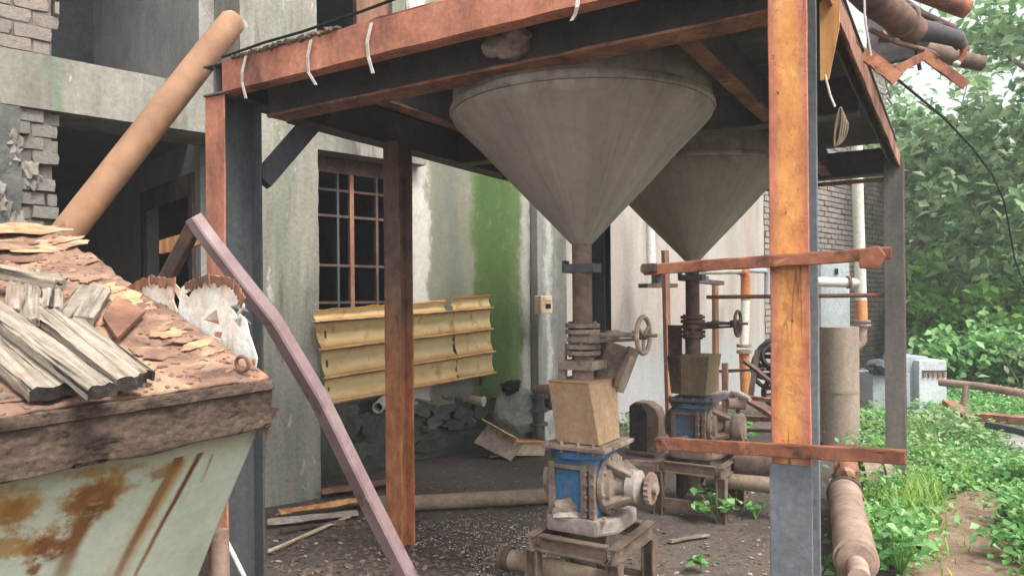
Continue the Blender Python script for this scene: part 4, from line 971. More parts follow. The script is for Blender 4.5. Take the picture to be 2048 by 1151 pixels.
# weathered planks on the lid
def plank(x0, y0, x1, y1, wpx, lift, label, th=.028, seed=0, tilt=0):
    a_, b_ = T(x0, y0, lift), T(x1, y1, lift); b_ = b_+NRM*tilt
    d = (b_-a_); L = d.length; x = d/L; y = NRM.cross(x).normalized(); z = x.cross(y); W = wpx/FPX*((a_.y+b_.y)/2)
    rnd = random.Random(seed); vs = []; fs = []; n = 14; nw = 7
    for i in range(n+1):
        e = i/n
        for k in range(nw+1):
            q_ = k/nw-.5
            xx = L*e
            if i in (0, n): xx += (.03*noise.noise((k*.55+seed*3, i, 1))+rnd.uniform(-.004,.004))*(1 if i else -1)
            wv = W*(1+.06*noise.noise((e*3+seed, 0, 0))); ed = .004*noise.noise((e*9+seed, k, 4)) if k in (0, nw) else 0
            zt = th/2*(1-.35*(abs(q_)*2)**6)+.003*noise.noise((xx*6, q_*14+seed, 2))+.0025*math.sin(q_*31+seed)
            vs.append((xx, wv*q_+ed, zt))
    o_ = len(vs)
    vs += [(p[0], p[1], -th/2) for p in vs]
    for i in range(n):
        for k in range(nw):
            A = i*(nw+1)+k; fs.append((A, A+nw+1, A+nw+2, A+1)); fs.append((A+o_, A+1+o_, A+nw+2+o_, A+nw+1+o_))
    for i in range(n):
        for k in (0, nw):
            A = i*(nw+1)+k; q4 = (A, A+o_, A+nw+1+o_, A+nw+1); fs.append(q4 if k else tuple(reversed(q4)))
    for k in range(nw):
        for i in (0, n):
            A = i*(nw+1)+k; q4 = (A, A+1, A+1+o_, A+o_); fs.append(q4 if i else tuple(reversed(q4)))
    m_ = basis(x, y, z, a_); b2 = MB(); b2.v = [m_ @ Vector(p) for p in vs]; b2.f = fs
    pk = b2.build('plank', mt['wood'], mw=m_); pk.data.materials.append(mt['char'])
    for pg in pk.data.polygons:
        mx_ = sum(pk.data.vertices[i].co.x for i in pg.vertices)/len(pg.vertices)
        if mx_ > L-(.012+.014*noise.noise((pg.center.y*40+seed, 1, seed))) and seed in (1,2,3,4): pg.material_index = 1
    return tag(pk, label, 'plank', 'weathered planks on the tank lid')
plank(-75,625,112,783,84,.035,'broad grey plank lying lowest on the tank lid, split at its charred end',.03,1)
plank(-40,597,205,782,50,.075,'long narrow grey plank lying over the broad plank, rotten black tip',.03,2)
plank(62,608,262,765,48,.05,'long grey plank with a wavy crack beside the red plate',.034,3)
plank(108,612,292,752,30,.035,'thin grey plank at the outer right of the pile',.024,4)
plank(190,578,150,640,62,.04,'short wide plank lying crosswise behind the long planks',.022,5)
plank(-60,528,122,566,34,.085,'grey plank lying level at the back of the pile',.028,6)
plank(33,545,28,625,30,.06,'leftmost of the three short upright board ends',.02,7)
plank(66,545,58,645,32,.06,'middle one of the three short board ends',.022,8)
plank(106,553,104,622,34,.06,'rightmost of the three short board ends',.026,9)
b = MB()
for k in range(60):
    p = T(random.uniform(-60,130), random.uniform(690,800), .008); b.blob(p, *(random.uniform(.005,.016) for _ in range(3)), .4, 2, 1, k)
tag(b.build('wood_crumbs', mt['dust_brown']), 'crumbs of rotten wood and rust at the lid edge', 'debris', kind='stuff')
tag(MB().tube([P(452,1078,2.9), P(500,1175,2.8), P(530,1240,2.75)], .009, 8).build('white_stick', mt['strap']), 'thin white plastic stick beside the dark post web under the tank', 'stick')

# ---------------------------------------------------------------- yellow louvre panel
QL = P(640,700,5.6); QR = PG(985,660,5.62); yn = (QR-QL); yn.z = 0; yd = yn.normalized(); yn = yd.cross(Z).normalized()
def PS(px, py, o=0): return onplane(px, py, QL+yn*o, yn)
LVT = [((632,618),(980,589)), ((632,642),(983,615)), ((644,698),(983,657)), ((652,755),(987,702)), ((655,806),(989,744))]
t = thing('yellow_panel', PS(820,780), 'battered yellow ribbed metal panel hung low against the facade', 'panel')
def rowpt(k, a, o=0):
    (x0,y0),(x1,y1) = LVT[k]; return PS(x0+(x1-x0)*a, y0+(y1-y0)*a, o)
for k in range(4):
    for a0, a1, sd_ in ((0,.755,1),(.785,1,2)):
        def fn(a, c_, k=k, a0=a0, a1=a1):
            aa = a0+(a1-a0)*a
            if a1 == .755 and a == 1: aa += .022*noise.noise((c_*6, k*1.3, 1))+(.03 if k > 0 else -.01)
            if a0 == .785 and a == 0: aa += .012*noise.noise((c_*6, k*1.3, 9))+.008*k
            p = rowpt(k+1, aa).lerp(rowpt(k, aa), c_)
            if k == 0 and c_ == 1 and sd_ == 1: p = p+Z*(.035*noise.noise((aa*14, 2, 2))-.01)
            if k == 0 and c_ == 1 and a1 == .755: p = p - Z*.02*(aa > .5)
            return p+yn*(.028*math.sin(math.pi*c_)*-1+.004*noise.noise((aa*6, c_*2, k)))
        MB().grid(fn, 40, 8).build('slat', mt['yellow'], t, smooth=True, solid=.004)
for k in range(1, 5):
    MB().bar(rowpt(k,-.012,.012), rowpt(k,1.008,.012), .030, .011, Z, 24, .002).build('rib', mt['yellow_rib'], t)
    MB().bar(rowpt(k,-.01,.012)-Z*.012, rowpt(k,1.006,.012)-Z*.012, .02, .010, Z, 10, .002).build('rib_lip', mt['rust_brown'], t)
MB().bar(PS(648,640,-.03), PS(658,806,-.03), .02, .012, yn, 6).build('end_strip', mt['rust_dark'], t)
MB().bar(PS(960,600,-.05), PS(962,770,-.05), .04, .03, yn, 2).build('hanger', mt['rust_dark'], t)

# ---------------------------------------------------------------- things on and along the wall
t = thing('junction_box', PG(1088,627,5.5), 'small beige junction box with a broken dark opening on the grey pilaster', 'junction box')
x = WD; c_ = PG(1087,609,5.5)
MB().box(c_, WD*.175, ND*.1, Z*.19).build('case', mt['beige'], t, bevel=.008)
MB().box(c_+ND*.051+Z*-.015+WD*.02, WD*.08, ND*.006, Z*.05).build('opening', mt['black'], t)  # black slab painting the dark inside the broken hole
MB().box(c_+ND*.053+Z*.06+WD*.01, WD*.11, ND*.006, Z*.025).build('cover_strip', mt['yellow_rib'], t)
t = thing('pipe_stub', PG(758,820,5.7), 'short white plastic pipe end poking out below the yellow panel', 'pipe stub', 'pipe stubs in the wall foot')
a_ = PG(757,812,5.62); MB().lathe([(.052,0),(.052,.3),(.04,.3),(.04,.06)], a_+Vector((.03,.26,.03)), Vector((-.1,-1,-.12)), 20).build('pipe', mt['white_pipe'], t, smooth=True)
MB().lathe([(.036,0),(.036,.004)], a_+Vector((.012,.06,0)), Vector((-.1,-1,-.12)), 16).build('bore_shade', mt['black'], t)  # black disc standing in for the shade inside the pipe
t = thing('pipe_stub', PG(952,805,5.7), 'tan clay pipe end sticking sideways from the mossy wall foot', 'pipe stub', 'pipe stubs in the wall foot')
a_ = PG(940,798,5.62); b_ = PG(966,802,5.5); MB().tube([a_, b_], .042, 16).build('pipe', mt['pipe_tan'], t, smooth=True)
MB().tube([b_, b_+(b_-a_)*.12], .05, 16).build('collar', mt['strap'], t, smooth=True)
tag(MB().bar(PG(835,798,5.7), PG(876,812,5.4), .05, .02, Z, 3, .003).build('broken_lath', mt['dust']), 'pale broken lath resting at the wall foot right of the middle post', 'lath')
t = thing('pipe_fitting', ground(1090,880), 'rusty pipe stub and valve fitting beside the tan box', 'pipe fitting')
fp = PG(1085,777,5.2)
MB().tube([PG(1072,777,5.25), PF(1112,779,.92)], .035, 14).build('pipe', mt['pipe_rust'], t, smooth=True)
MB().tube([PG(1078,780,5.25), PG(1080,880,5.25)], .05, 14).build('riser', mt['stone'], t, smooth=True)
for y_ in (795, 822, 850): MB().lathe([(.09,0),(.09,.03)], PG(1079,y_,5.25), Z, 18).build('flange', mt['stone'], t, bevel=.004)
MB().blob(PG(1098,800,5.25), .06, .06, .1, .3, 2, 2, 4).build('valve_lump', mt['stone'], t, smooth=True)
t = thing('concrete_chunk', PG(1030,865,5.35), 'broken grey concrete block leaning at the foot of the moss streak', 'concrete block')
MB().blob(PG(1031,822,5.45), .2, .12, .24, .18, 1.4, 3, 8).build('block', mt['chunk'], t)
tag(MB().blob(PG(1022,773,5.45), .1, .08, .07, .4, 2.2, 3, 3).build('black_rag', mt['black']), 'crumpled black bag lying on top of the concrete block', 'bag')
# bent yellow-grey channel on the ground
t = thing('bent_channel', ground(1010,905), 'bent tan sheet metal channel dumped at the wall foot', 'sheet metal')
def GZ(px, py, D): return P(px, py, D)
a_, b_ = GZ(962,866,7.15), GZ(1035,902,7.0)
MB().bar(a_, b_, .26, .008, Vector((.3,-.8,.7)), 4, .004).build('web', mt['dust'], t)
MB().bar(a_+Z*.12+Vector((.02,.05,0)), b_+Z*.1+Vector((0,.05,0)), .10, .008, Vector((.5,.3,.7)), 4, .004).build('lip', mt['yellow_rib'], t)
MB().bar(GZ(1028,895,7.05), GZ(1090,896,7.15), .008, .14, Z, 3, .004).build('flange', mt['beige'], t)
MB().bar(GZ(1025,880,7.1), GZ(1085,882,7.2), .2, .008, Z, 3, .004).build('top_flange', mt['orange_pipe'], t)
MB().bar(GZ(980,910,7.05), GZ(1030,908,7.05), .12, .012, Z, 3, .006).build('bent_end', mt['dust'], t)

# pipework on the white wall
t = thing('wall_pipework', PG(1300,560,5.3), 'white pipe with open valve flanges fixed on the white wall', 'pipework')
MB().tube([PG(1300,380,5.4), PG(1302,535,5.4)], .055, 16).build('pipe', mt['white_pipe'], t, smooth=True)
MB().lathe([(.12,0),(.12,.03)], PG(1302,545,5.4), Z, 20).build('flange', mt['rust_brown'], t, bevel=.004)
MB().tube([PG(1288,537,5.2), PG(1345,537,5.2)], .06, 14).build('elbow', mt['beige'], t, smooth=True)
MB().tube([PG(1316,545,5.3), PG(1316,568,5.3)], .08, 14).build('valve_neck', mt['steel_dark'], t, smooth=True)
MB().bar(PG(1286,571,5.3), PG(1346,571,5.3), .14, .05, Z).build('bracket', mt['rust_dark'], t)
t = thing('steam_pipe', PG(1490,780,4.9), 'white and orange pipe turning down beside the orange post', 'pipework')
MB().tube([PG(1405,541,4.95), PG(1480,540,4.95)], .05, 14).build('pipe', mt['white_pipe'], t, smooth=True)
MB().tube([PG(1478,540,4.95), PG(1488,543,4.95), PG(1491,556,4.95), PG(1491,600,4.95)], .062, 14).build('elbow', mt['orange_pipe'], t, smooth=True)
MB().tube([PG(1491,600,4.95), PG(1488,695,4.95)], .058, 14).build('pipe', mt['white_pipe'], t, smooth=True)
for y_ in (694, 706): MB().lathe([(.095,0),(.095,.04)], PG(1488,y_,4.95), Z, 20).build('flange', mt['pipe_rust'], t, bevel=.004)
MB().tube([PG(1488,706,4.95), PG(1492,800,4.95)], .066, 14).build('pipe', mt['orange_pipe'], t, smooth=True)
MB().tube([PG(1494,540,4.95), PG(1530,541,4.95), PG(1534,548,4.95), PG(1534,592,4.95)], .035, 12).build('small_pipe', mt['grey_paint'], t, smooth=True)
MB().bar(PG(1385,560,5.0), PG(1440,566,5.0), .12, .05, Z).build('bracket', mt['rust_dark'], t)
MB().tube([PG(1406,552,5.0), PG(1406,566,5.0)], .07, 12).build('clamp', mt['steel_dark'], t)
def upright(px0, py0, px1, py1, y_, wd, label, m='rust_brown'):
    tag(MB().bar(PG(px0,py0,y_), PG(px1,py1,y_), wd, wd*.6, ND, 6, .002).build('steel_angle', mt[m]), label, 'steel angle', 'upright rusty angles by the white wall')
upright(1330,500,1340,905,4.9,.08,'slim red rusted upright left of the rear hopper outlet')
upright(1430,560,1432,860,5.3,.085,'brown upright angle right of the rear hopper outlet, before the white wall','rust_brown')
# scrap heap between the rear feeder and the orange post
for k, (x0,y0,x1,y1,D0,D1,wd,m,lab) in enumerate([
    (1440,742,1530,738,7.6,7.3,.05,'rust_dark','level dark bar at the top of the scrap behind the orange post'),
    (1445,788,1545,800,7.4,7.0,.06,'rust_brown','level brown bar crossing the middle of the scrap'),
    (1470,835,1560,838,7.2,6.8,.08,'rust_brown','thick brown bar low in the scrap heap'),
    (1490,722,1560,778,7.2,6.8,.05,'rust_dark','dark bar sloping down right in the scrap heap'),
    (1494,800,1560,840,7.0,6.6,.06,'rust_brown','brown bar sloping down right below the white tipped pipe'),
    (1452,857,1560,862,7.0,6.6,.05,'rust_dark','lowest dark bar at the foot of the scrap heap'),
    (1515,700,1500,800,7.4,7.2,.05,'rust_dark','steep dark bar standing in the scrap heap'),
    (1475,790,1478,870,6.7,6.7,.04,'rust_dark','short dark upright under the white tipped pipe'),
    (1450,725,1450,850,7.5,7.5,.06,'rust_brown','brown upright at the left of the scrap heap')]):
    tag(MB().bar(P(x0,y0,D0), P(x1,y1,D1), wd, wd*.6, Z if abs(y1-y0) < 80 else V, 5, .003).build('scrap_bar', mt[m]), lab, 'scrap bar', 'rusty bars in the scrap heap')
t = thing('scrap_pipe', P(1460,815,6.7), 'crooked pipe with a pale end on the scrap heap', 'pipe')
MB().tube([P(1420,795,6.9), P(1450,790,6.8), P(1468,800,6.7), P(1472,812,6.7)], .05, 12).build('pipe', mt['dust_pale'], t, smooth=True)
MB().tube([P(1455,806,6.6), P(1490,808,6.6)], .05, 12).build('stub', mt['pipe_rust'], t, smooth=True)
MB().tube([P(1465,785,6.7), P(1480,788,6.6), P(1500,798,6.5)], [.03,.03,.02], 10).build('white_tip', mt['strap'], t, smooth=True)
b = MB()
for k in range(7):
    a0 = random.uniform(0, 6); b.torus(P(1546,745,7.6)+Vector((random.uniform(-.06,.06), random.uniform(-.1,.1), random.uniform(-.2,.2))), (random.uniform(-.3,.3),1,random.uniform(-.4,.4)), random.uniform(.1,.19), .025, 22, 6)
tag(b.build('hose_bundle', mt['black'], smooth=True), 'dark tangle of old hose heaped behind the orange post', 'hose', kind='stuff')
# chain guard left of the rear feeder
o_ = ground(1292,905); o_.z = 0
t = thing('chain_guard', o_.copy(), 'dark rounded chain guard standing left of the rear feeder', 'guard')
gp = [(-.16,0),(.14,0),(.15,.34),(.12,.42),(.03,.48),(-.1,.48),(-.16,.44)]
MB().plate([gp], basis(U, Z, -V, o_+V*.16+Z*.02), .2).build('shell', mt['dust_brown'], t, bevel=.012)
MB().plate([[(-.15,.01),(.03,.01),(.03,.38),(-.02,.46),(-.11,.46),(-.15,.42)]], basis(U, Z, -V, o_-V*.045+Z*.02), .01).build('face_plate', mt['char'], t)
MB().bar(o_-U*.16+Z*.01, o_+U*.14+Z*.01, .28, .025, Z).build('foot', mt['rust_dark'], t)

# ---------------------------------------------------------------- pipes along the floor
def floor_pipe(a_, b_, r, m, label, name='floor_pipe'):
    return tag(MB().tube([a_, (Vector(a_)+Vector(b_))/2, b_], r, 20).build(name, mt[m], smooth=True), label, 'pipe')
g0, g1 = ground(760,1024), ground(1140,1003)
floor_pipe(g0+Z*.055, g1+Z*.055, .055, 'pipe_tan', 'long straight tan pipe lying on the floor behind the middle post')
t = thing('outlet_pipe', PF(1250,1180,.84), 'tan conveying pipe with dark end flange running under the front feeder', 'pipe')
a_, b_ = F(H1[0]-.36,H1[1]-.12,.17), F(H1[0]+1.2,H1[1]-.12,.13)
MB().tube([a_, b_], .052, 18).build('pipe', mt['pipe_tan'], t, smooth=True)
MB().lathe([(.066,0),(.066,.03)], a_-U*.03, U, 20).build('flange', mt['rust_dark'], t, bevel=.003)
MB().lathe([(.06,0),(.06,.03)], a_-U*.06, U, 16).build('nut', mt['rust_dark'], t)
t = thing('outlet_pipe', F(H2[0]+.6,H2[1],.1), 'short tan conveying pipe leaving the rear feeder stand', 'pipe')
MB().tube([F(H2[0]+.1,H2[1],.22), F(H2[0]+.66,H2[1]-.02,.23)], .06, 18).build('pipe', mt['pipe_tan'], t, smooth=True)
MB().lathe([(.075,0),(.08,.06),(.07,.12)], F(H2[0]+.4,H2[1]+.05,.33), U, 18).build('motor', mt['pipe_rust'], t, smooth=True)
MB().tube([F(H2[0]+.3,H2[1]+.05,.33), F(H2[0]+.6,H2[1]+.05,.33)], .09, 16).build('motor_body', mt['rust_dark'], t, smooth=True)
# strips and boards on the floor at the left
def gbar(x0,y0,x1,y1,wd,th,m,name,label,cat,z=.012,grp=None,seg=6):
    a_, b_ = ground(x0,y0)+Z*z, ground(x1,y1)+Z*z
    return tag(MB().bar(a_, b_, wd, th, Z, seg, .004).build(name, mt[m]), label, cat, grp)
SG = 'strips and boards on the floor by the concrete column'
gbar(560,1037,720,1012,.10,.012,'rust_orange','metal_strip','orange rusted strip at the foot of the concrete column','metal strip',.05,SG)
gbar(535,1052,715,1032,.10,.014,'dust_pale','board','pale board lying just in front of the orange strip','board',.03,SG)
gbar(538,1108,700,1036,.022,.012,'beige','lath','thin pale lath lying slantwise in front of the boards','lath',.02,SG)
gbar(560,1065,690,1048,.03,.02,'rust_dark','steel_rod','dark rod lying between the pale board and the lath','rod',.02,SG)
gbar(640,990,790,968,.16,.012,'rust_brown','metal_strip','brown rust strip behind the mauve tube foot','metal strip',.03,SG)
gbar(690,1012,790,1000,.08,.02,'dust','board','dusty board between the mauve tube and the middle post','board',.03,SG)
gbar(770,1022,800,1038,.05,.012,'rust_dark','metal_strip','small dark rust scrap at the left of the middle post','metal strip',.02,SG)
gbar(1340,1085,1420,1072,.03,.01,'dust','lath','pale lath lying on the dark floor right of the front feeder','lath',.012)
gbar(1250,1016,1315,1022,.05,.03,'pipe_rust','rod','short thick rod lying over the front feeder stand','rod',.34)
# ---------------------------------------------------------------- right background
dp_ = ground(1680,892)
t = thing('brown_drum', dp_, 'tall brown cylindrical drum behind the orange post', 'drum')
MB().lathe([(.185,.05),(.185,.555)], dp_, Z, 36).build('lower_shell', mt['brown_drum'], t, smooth=True)
MB().lathe([(.189,.556),(.189,.574)], dp_, Z, 36).build('seam', mt['brown_drum'], t, smooth=True)
MB().lathe([(.185,.575),(.185,1.22)], dp_, Z, 36).build('upper_shell', mt['brown_drum'], t, smooth=True)
MB().lathe([(.2,0),(.2,.05)], dp_, Z, 30).build('base', mt['rust_brown'], t, smooth=True)
cp = P(1667,560,8.9)
t = thing('pale_panel', Vector((cp.x,cp.y,0)), 'pale blue grey metal panel behind the brown drum', 'panel')
MB().box((cp.x,cp.y,.97), (.33,-.05,0), (.03,.15,0), (0,0,1.94)).build('door', mt['panel_pale'], t, bevel=.006)
MB().box((cp.x+.0,cp.y-.085,1.84), (.035,0,0), (0,.02,0), (0,0,.07)).build('handle', mt['black'], t)
t = thing('downpipe', P(1722,700,8.4), 'white vertical pipe with orange rusted foot before the brick wall', 'pipe')
MB().tube([P(1713,250,8.4), P(1716,400,8.4), P(1722,602,8.4)], .062, 18).build('pipe', mt['white_pipe'], t, smooth=True)
MB().tube([P(1722,600,8.4), P(1723,640,8.4)], .066, 18).build('rusted_pipe', mt['orange_pipe'], t, smooth=True)
for y_ in (644, 652): MB().lathe([(.1,0),(.1,.025)], P(1723,y_,8.4), Z, 20).build('flange', mt['pipe_rust'], t, bevel=.003)
MB().tube([P(1723,650,8.4), P(1723,680,8.4), P(1716,690,8.4), P(1700,691,8.4)], .06, 16).build('elbow', mt['pipe_rust'], t, smooth=True)
MB().tube([P(1630,563,8.4), P(1726,566,8.4)], .056, 16).build('branch', mt['white_pipe'], t, smooth=True)
MB().lathe([(.075,0),(.075,.03)], P(1694,564,8.4), Vector((1,0,0)), 18).build('joint', mt['rust_brown'], t)
# electrical cabinet
cc = ground(1812,838)
t = thing('electrical_cabinet', cc, 'grey painted electrical cabinet in the weeds behind the rear post', 'cabinet')
def CB(a0, a1, d0, d1, z0, z1): return MB().hexa([Vector((cc.x+x, cc.y+y, z)) for z in (z0, z1) for x, y in ((a0,d0),(a1,d0),(a1,d1),(a0,d1))])
CB(-.46,.0,-.1,.4,0,.58).build('left_body', mt['grey_paint'], t, bevel=.008)
CB(-.02,.28,.0,.5,0,.78).build('right_body', mt['grey_paint'], t, bevel=.008)
CB(.10,.44,-.12,.35,.0,.74).build('door_box', mt['panel_pale'], t, bevel=.008)
MB().blob((cc.x-.33,cc.y-.02,.66), .16, .2, .1, .2, 2, 3, 6).build('dark_cowl', mt['steel_dark'], t, smooth=True)
MB().bar(Vector((cc.x-.47,cc.y-.14,.60)), Vector((cc.x-.14,cc.y-.14,.60)), .04, .05, Z).build('cowl_rim', mt['black'], t)
for k in range(5):
    MB().box((cc.x+.16+k*.06, cc.y-.13, .56), (.03,0,0), (0,.03,0), (0,0,.05)).build('bracket', mt['rust_brown'], t)
MB().bar(Vector((cc.x+.14,cc.y-.13,.61)), Vector((cc.x+.43,cc.y-.13,.61)), .02, .02, Z).build('rail', mt['rust_dark'], t)
# pump cylinder at the right of the orange post
t = thing('pump_cylinder', ground(1700,1060), 'long rusty pump cylinder lying toward the camera beside the orange post', 'pump')
a_, b_ = P(1712,1120,3.55), P(1690,988,5.0); ax = (b_-a_).normalized(); L = (b_-a_).length
MB().lathe([(.10,0),(.105,.003),(.105,.06),(.102,.063),(.102,L-.08),(.105,L-.077),(.105,L)], a_, ax, 34).build('barrel', mt['pipe_rust'], t, smooth=True)
MB().lathe([(.085,-.06),(.092,-.055),(.092,-.002)], a_, ax, 28).build('end_cap', mt['pipe_rust'], t, smooth=True)
MB().tube([a_-ax*.3, a_-ax*.09], .05, 20).build('inlet', mt['pipe_rust'], t, smooth=True)
MB().lathe([(.09,0),(.12,.002),(.12,.03),(.08,.035),(.07,.2)], b_, ax, 26).build('rear_flange', mt['rust_dark'], t, smooth=True)
MB().blob(P(1692,945,5.3), .09, .1, .12, .3, 2, 3, 2).build('pump_body', mt['rust_brown'], t, smooth=True)
MB().lathe([(.13,0),(.13,.06),(.11,.065),(.11,.14),(.13,.145),(.13,.2)], P(1722,953,5.5), Vector((1,-.15,0)), 26).build('motor_drum', mt['dust'], t, smooth=True)
# rails and beams in the weeds at the far right
t = thing('low_rail_fence', ground(1930,812), 'low rusty pipe rail on short posts in the weeds', 'fence')
MB().tube([P(1880,764,8.6), P(1960,772,8.2), P(2080,792,7.6)], .045, 12).build('rail', mt['pipe_rust'], t, smooth=True)
MB().tube([P(1932,770,8.3), P(1928,812,8.3)], .035, 10).build('post', mt['pipe_rust'], t, smooth=True)
MB().tube([P(2075,790,7.6), P(2075,845,7.6)], .035, 10).build('post', mt['pipe_rust'], t, smooth=True)
tag(MB().bar(P(1896,804,8.0), P(1948,838,7.4), .12, .05, Z, 4, .004).build('timber', mt['rust_brown']), 'brown timber end slanting out of the weeds under the pipe rail', 'timber')
tag(MB().bar(P(1955,832,7.4), P(2100,846,6.9), .14, .08, Z, 4, .004).build('timber', mt['rust_brown']), 'brown timber lying along the back edge of the concrete track', 'timber')
tag(MB().bar(P(1975,848,7.0), P(2100,876,6.4), .07, .06, Z, 4, .004).build('steel_rail', mt['steel_dark']), 'dark steel rail lying along the concrete track', 'rail')
# ducts and roof scrap on the platform corner, upper right
def Q(px, py, D=3.6): return P(px, py, D)
t = thing('roof_ducting', P(1790,110,3.5), 'bundle of brown pipes and rusty brackets jutting off the platform corner', 'ducting')
MB().tube([Q(1690,-60,3.3), Q(1745,-5,3.45), Q(1828,62,3.7)], [.078,.078,.068], 22).build('duct', mt['duct'], t, smooth=True)
MB().torus(Q(1806,42,3.64), Q(1828,62,3.7)-Q(1745,-5,3.45), .076, .011, 30, 8).build('flange_ring', mt['dust'], t, smooth=True)
MB().tube([Q(1825,58,3.7), Q(1870,66,3.75), Q(1915,78,3.8), Q(1925,95,3.8)], [.06,.048,.042,.03], 16).build('dark_pipe', mt['deck'], t, smooth=True)
MB().tube([Q(1915,78,3.8), Q(1928,88,3.8), Q(1926,112,3.8), Q(1912,132,3.8)], [.022,.022,.016,.014], 12).build('red_hook', mt['rail_rust'], t, smooth=True)
MB().blob(Q(1913,128,3.78), .02, .02, .016, .1, 2, 2, 1).build('white_plug', mt['strap'], t, smooth=True)
MB().tube([Q(1820,95,4.0), Q(1880,108,4.0), Q(1965,128,4.0)], [.055,.05,.04], 18).build('grey_duct', mt['dust_brown'], t, smooth=True)
MB().tube([Q(1830,-20,3.9), Q(1930,18,4.0)], .05, 16).build('upper_duct', mt['rail_rust'], t, smooth=True)
for k, (a0,b0,a1,b1,D_,r_) in enumerate([(1740,30,1880,52,3.75,.02),(1760,70,1900,118,3.9,.025),(1780,-10,1905,60,4.1,.03),(1740,60,1850,100,3.6,.012),(1820,20,1840,140,3.7,.010)]):
    MB().tube([Q(a0,b0,D_), Q((a0+a1)/2,(b0+b1)/2+6,D_+.05), Q(a1,b1,D_+.1)], r_, 10).build('thin_pipe', mt['duct' if k % 2 else 'rust_dark'], t, smooth=True)
pts = [Q(1735,10,3.9),Q(1800,30,3.9),Q(1860,85,3.9),Q(1835,112,3.9),Q(1760,128,3.9),Q(1735,105,3.9)]
MB().add(pts+[p+Vector((.02,.05,0)) for p in pts], [tuple(range(6)), tuple(range(11,5,-1))]+[(i,(i+1)%6,(i+1)%6+6,i+6) for i in range(6)]).build('gusset_plate', mt['deck'], t)
MB().bar(Q(1845,108,3.6), Q(1932,170,3.6), .01, .05, Z, 6, .002).build('bracket', mt['rail_rust'], t)
MB().bar(Q(1850,112,3.62), Q(1790,140,3.4), .01, .04, Z, 6, .002).build('bracket', mt['rail_rust'], t)
MB().bar(Q(1728,105,3.35), Q(1795,160,3.35), .012, .065, Z, 6, .003).build('bracket', mt['rail_rust'], t)
MB().tube([Q(1728,-10,3.3), Q(1730,40,3.3), Q(1742,112,3.3)], .005, 6).build('wire', mt['strap'], t, smooth=True)
cbl = [P(1796,160,3.5), P(1840,196,3.9), P(1890,238,4.3), P(1945,296,4.8), P(1985,350,5.3), P(2008,402,5.8), P(2030,520,6.6), P(2075,640,7.2)]
tag(MB().tube(cbl, .007, 8).build('overhead_cable', mt['black'], smooth=True), 'black cable drooping from the platform corner across the trees', 'cable')

# ---------------------------------------------------------------- vegetation
def leaves_mesh(name, cen, size, mat, parent=None, up=.5, elong=1.7, loc=None, stems=None):
    n = len(cen); cen = np.asarray(cen, dtype=float); size = np.asarray(size)[:, None]
    nrm = rng.normal(size=(n,3)); nrm[:,2] = np.abs(nrm[:,2])+up; nrm /= np.linalg.norm(nrm,axis=1)[:,None]
    a = rng.normal(size=(n,3)); a -= nrm*(a*nrm).sum(1)[:,None]; a /= np.linalg.norm(a,axis=1)[:,None]; b = np.cross(nrm, a)
    v = np.empty((n,4,3)); k = size*.5
    v[:,0] = cen-a*k*elong; v[:,1] = cen+b*k+nrm*k*.3; v[:,2] = cen+a*k*elong-nrm*k*.35; v[:,3] = cen-b*k+nrm*k*.3
    base = np.array(loc if loc is not None else (0,0,0)); v = v.reshape(-1,3)-base
    idx = np.arange(n)*4
    f = np.stack([idx,idx+1,idx+2,idx,idx+2,idx+3],1).reshape(-1)
    sv, sf = stems if stems else ([], [])
    me = bpy.data.meshes.new(name)
    me.vertices.add(n*4); me.vertices.foreach_set('co', v.reshape(-1).astype(np.float32))
    me.loops.add(n*6); me.loops.foreach_set('vertex_index', f.astype(np.int32))
    me.polygons.add(n*2); me.polygons.foreach_set('loop_start', (np.arange(n*2)*3).astype(np.int32)); me.polygons.foreach_set('loop_total', np.full(n*2,3,np.int32))
    me.materials.append(mat); me.update(); me.validate()
    o = bpy.data.objects.new(name, me); COL.objects.link(o)
    if parent is not None: o.parent = parent
    else: o.location = base; ROOT[o] = Matrix.Translation(base)
    return o
def crown_points(c, r, nclump, per, spread, shell=.55, flat=.7, thin=99):
    pts = []
    for _ in range(nclump):
        d = rng.normal(size=3); d /= np.linalg.norm(d); k = rng.uniform(shell, 1.0)
        cc_ = np.array(c)+d*np.array(r)*k
        if cc_[2] > thin and rng.random() < .38: continue
        sp = spread*rng.uniform(.6,1.4)
        pts.append(cc_+rng.normal(size=(per,3))*np.array([sp,sp,sp*flat]))
    return np.concatenate(pts)
def tree(x, y, h, c, r, ncl, per, spread, lsz, mat, label, name='leafy_tree', group='trees behind the weeds', tr=.14):
    t = thing(name, (x,y,0), label, 'tree', group)
    c = np.array(c); b = MB(); top = Vector(c)+Vector((0,0,r[2]*.4)); base = Vector((x,y,-.1))
    m_ = base.lerp(top,.5)+Vector((random.uniform(-.3,.3),random.uniform(-.3,.3),0))
    b.tube([base, base.lerp(m_,.5), m_, top], [tr, tr*.8, tr*.55, tr*.2], 10)
    b.build('trunk', mt['trunk'], t, smooth=True)
    for k in range(9):
        a = random.uniform(0,6.28); s0 = base.lerp(top, random.uniform(.3,.85)); e = Vector(c)+Vector((math.cos(a)*r[0]*.8, math.sin(a)*r[1]*.8, random.uniform(-.4,.7)*r[2]))
        MB().tube([s0, s0.lerp(e,.5)+Vector((0,0,.2)), e], [tr*.4, tr*.25, .012], 7).build('limb', mt['trunk'], t, smooth=True)
    p = crown_points(c, r, ncl, per, spread, thin=c[2]+r[2]*.15); p = p[p[:,2] > .15]
    leaves_mesh('crown', p, rng.uniform(lsz*.6, lsz*1.3, len(p)), mat, t, loc=(x,y,0))
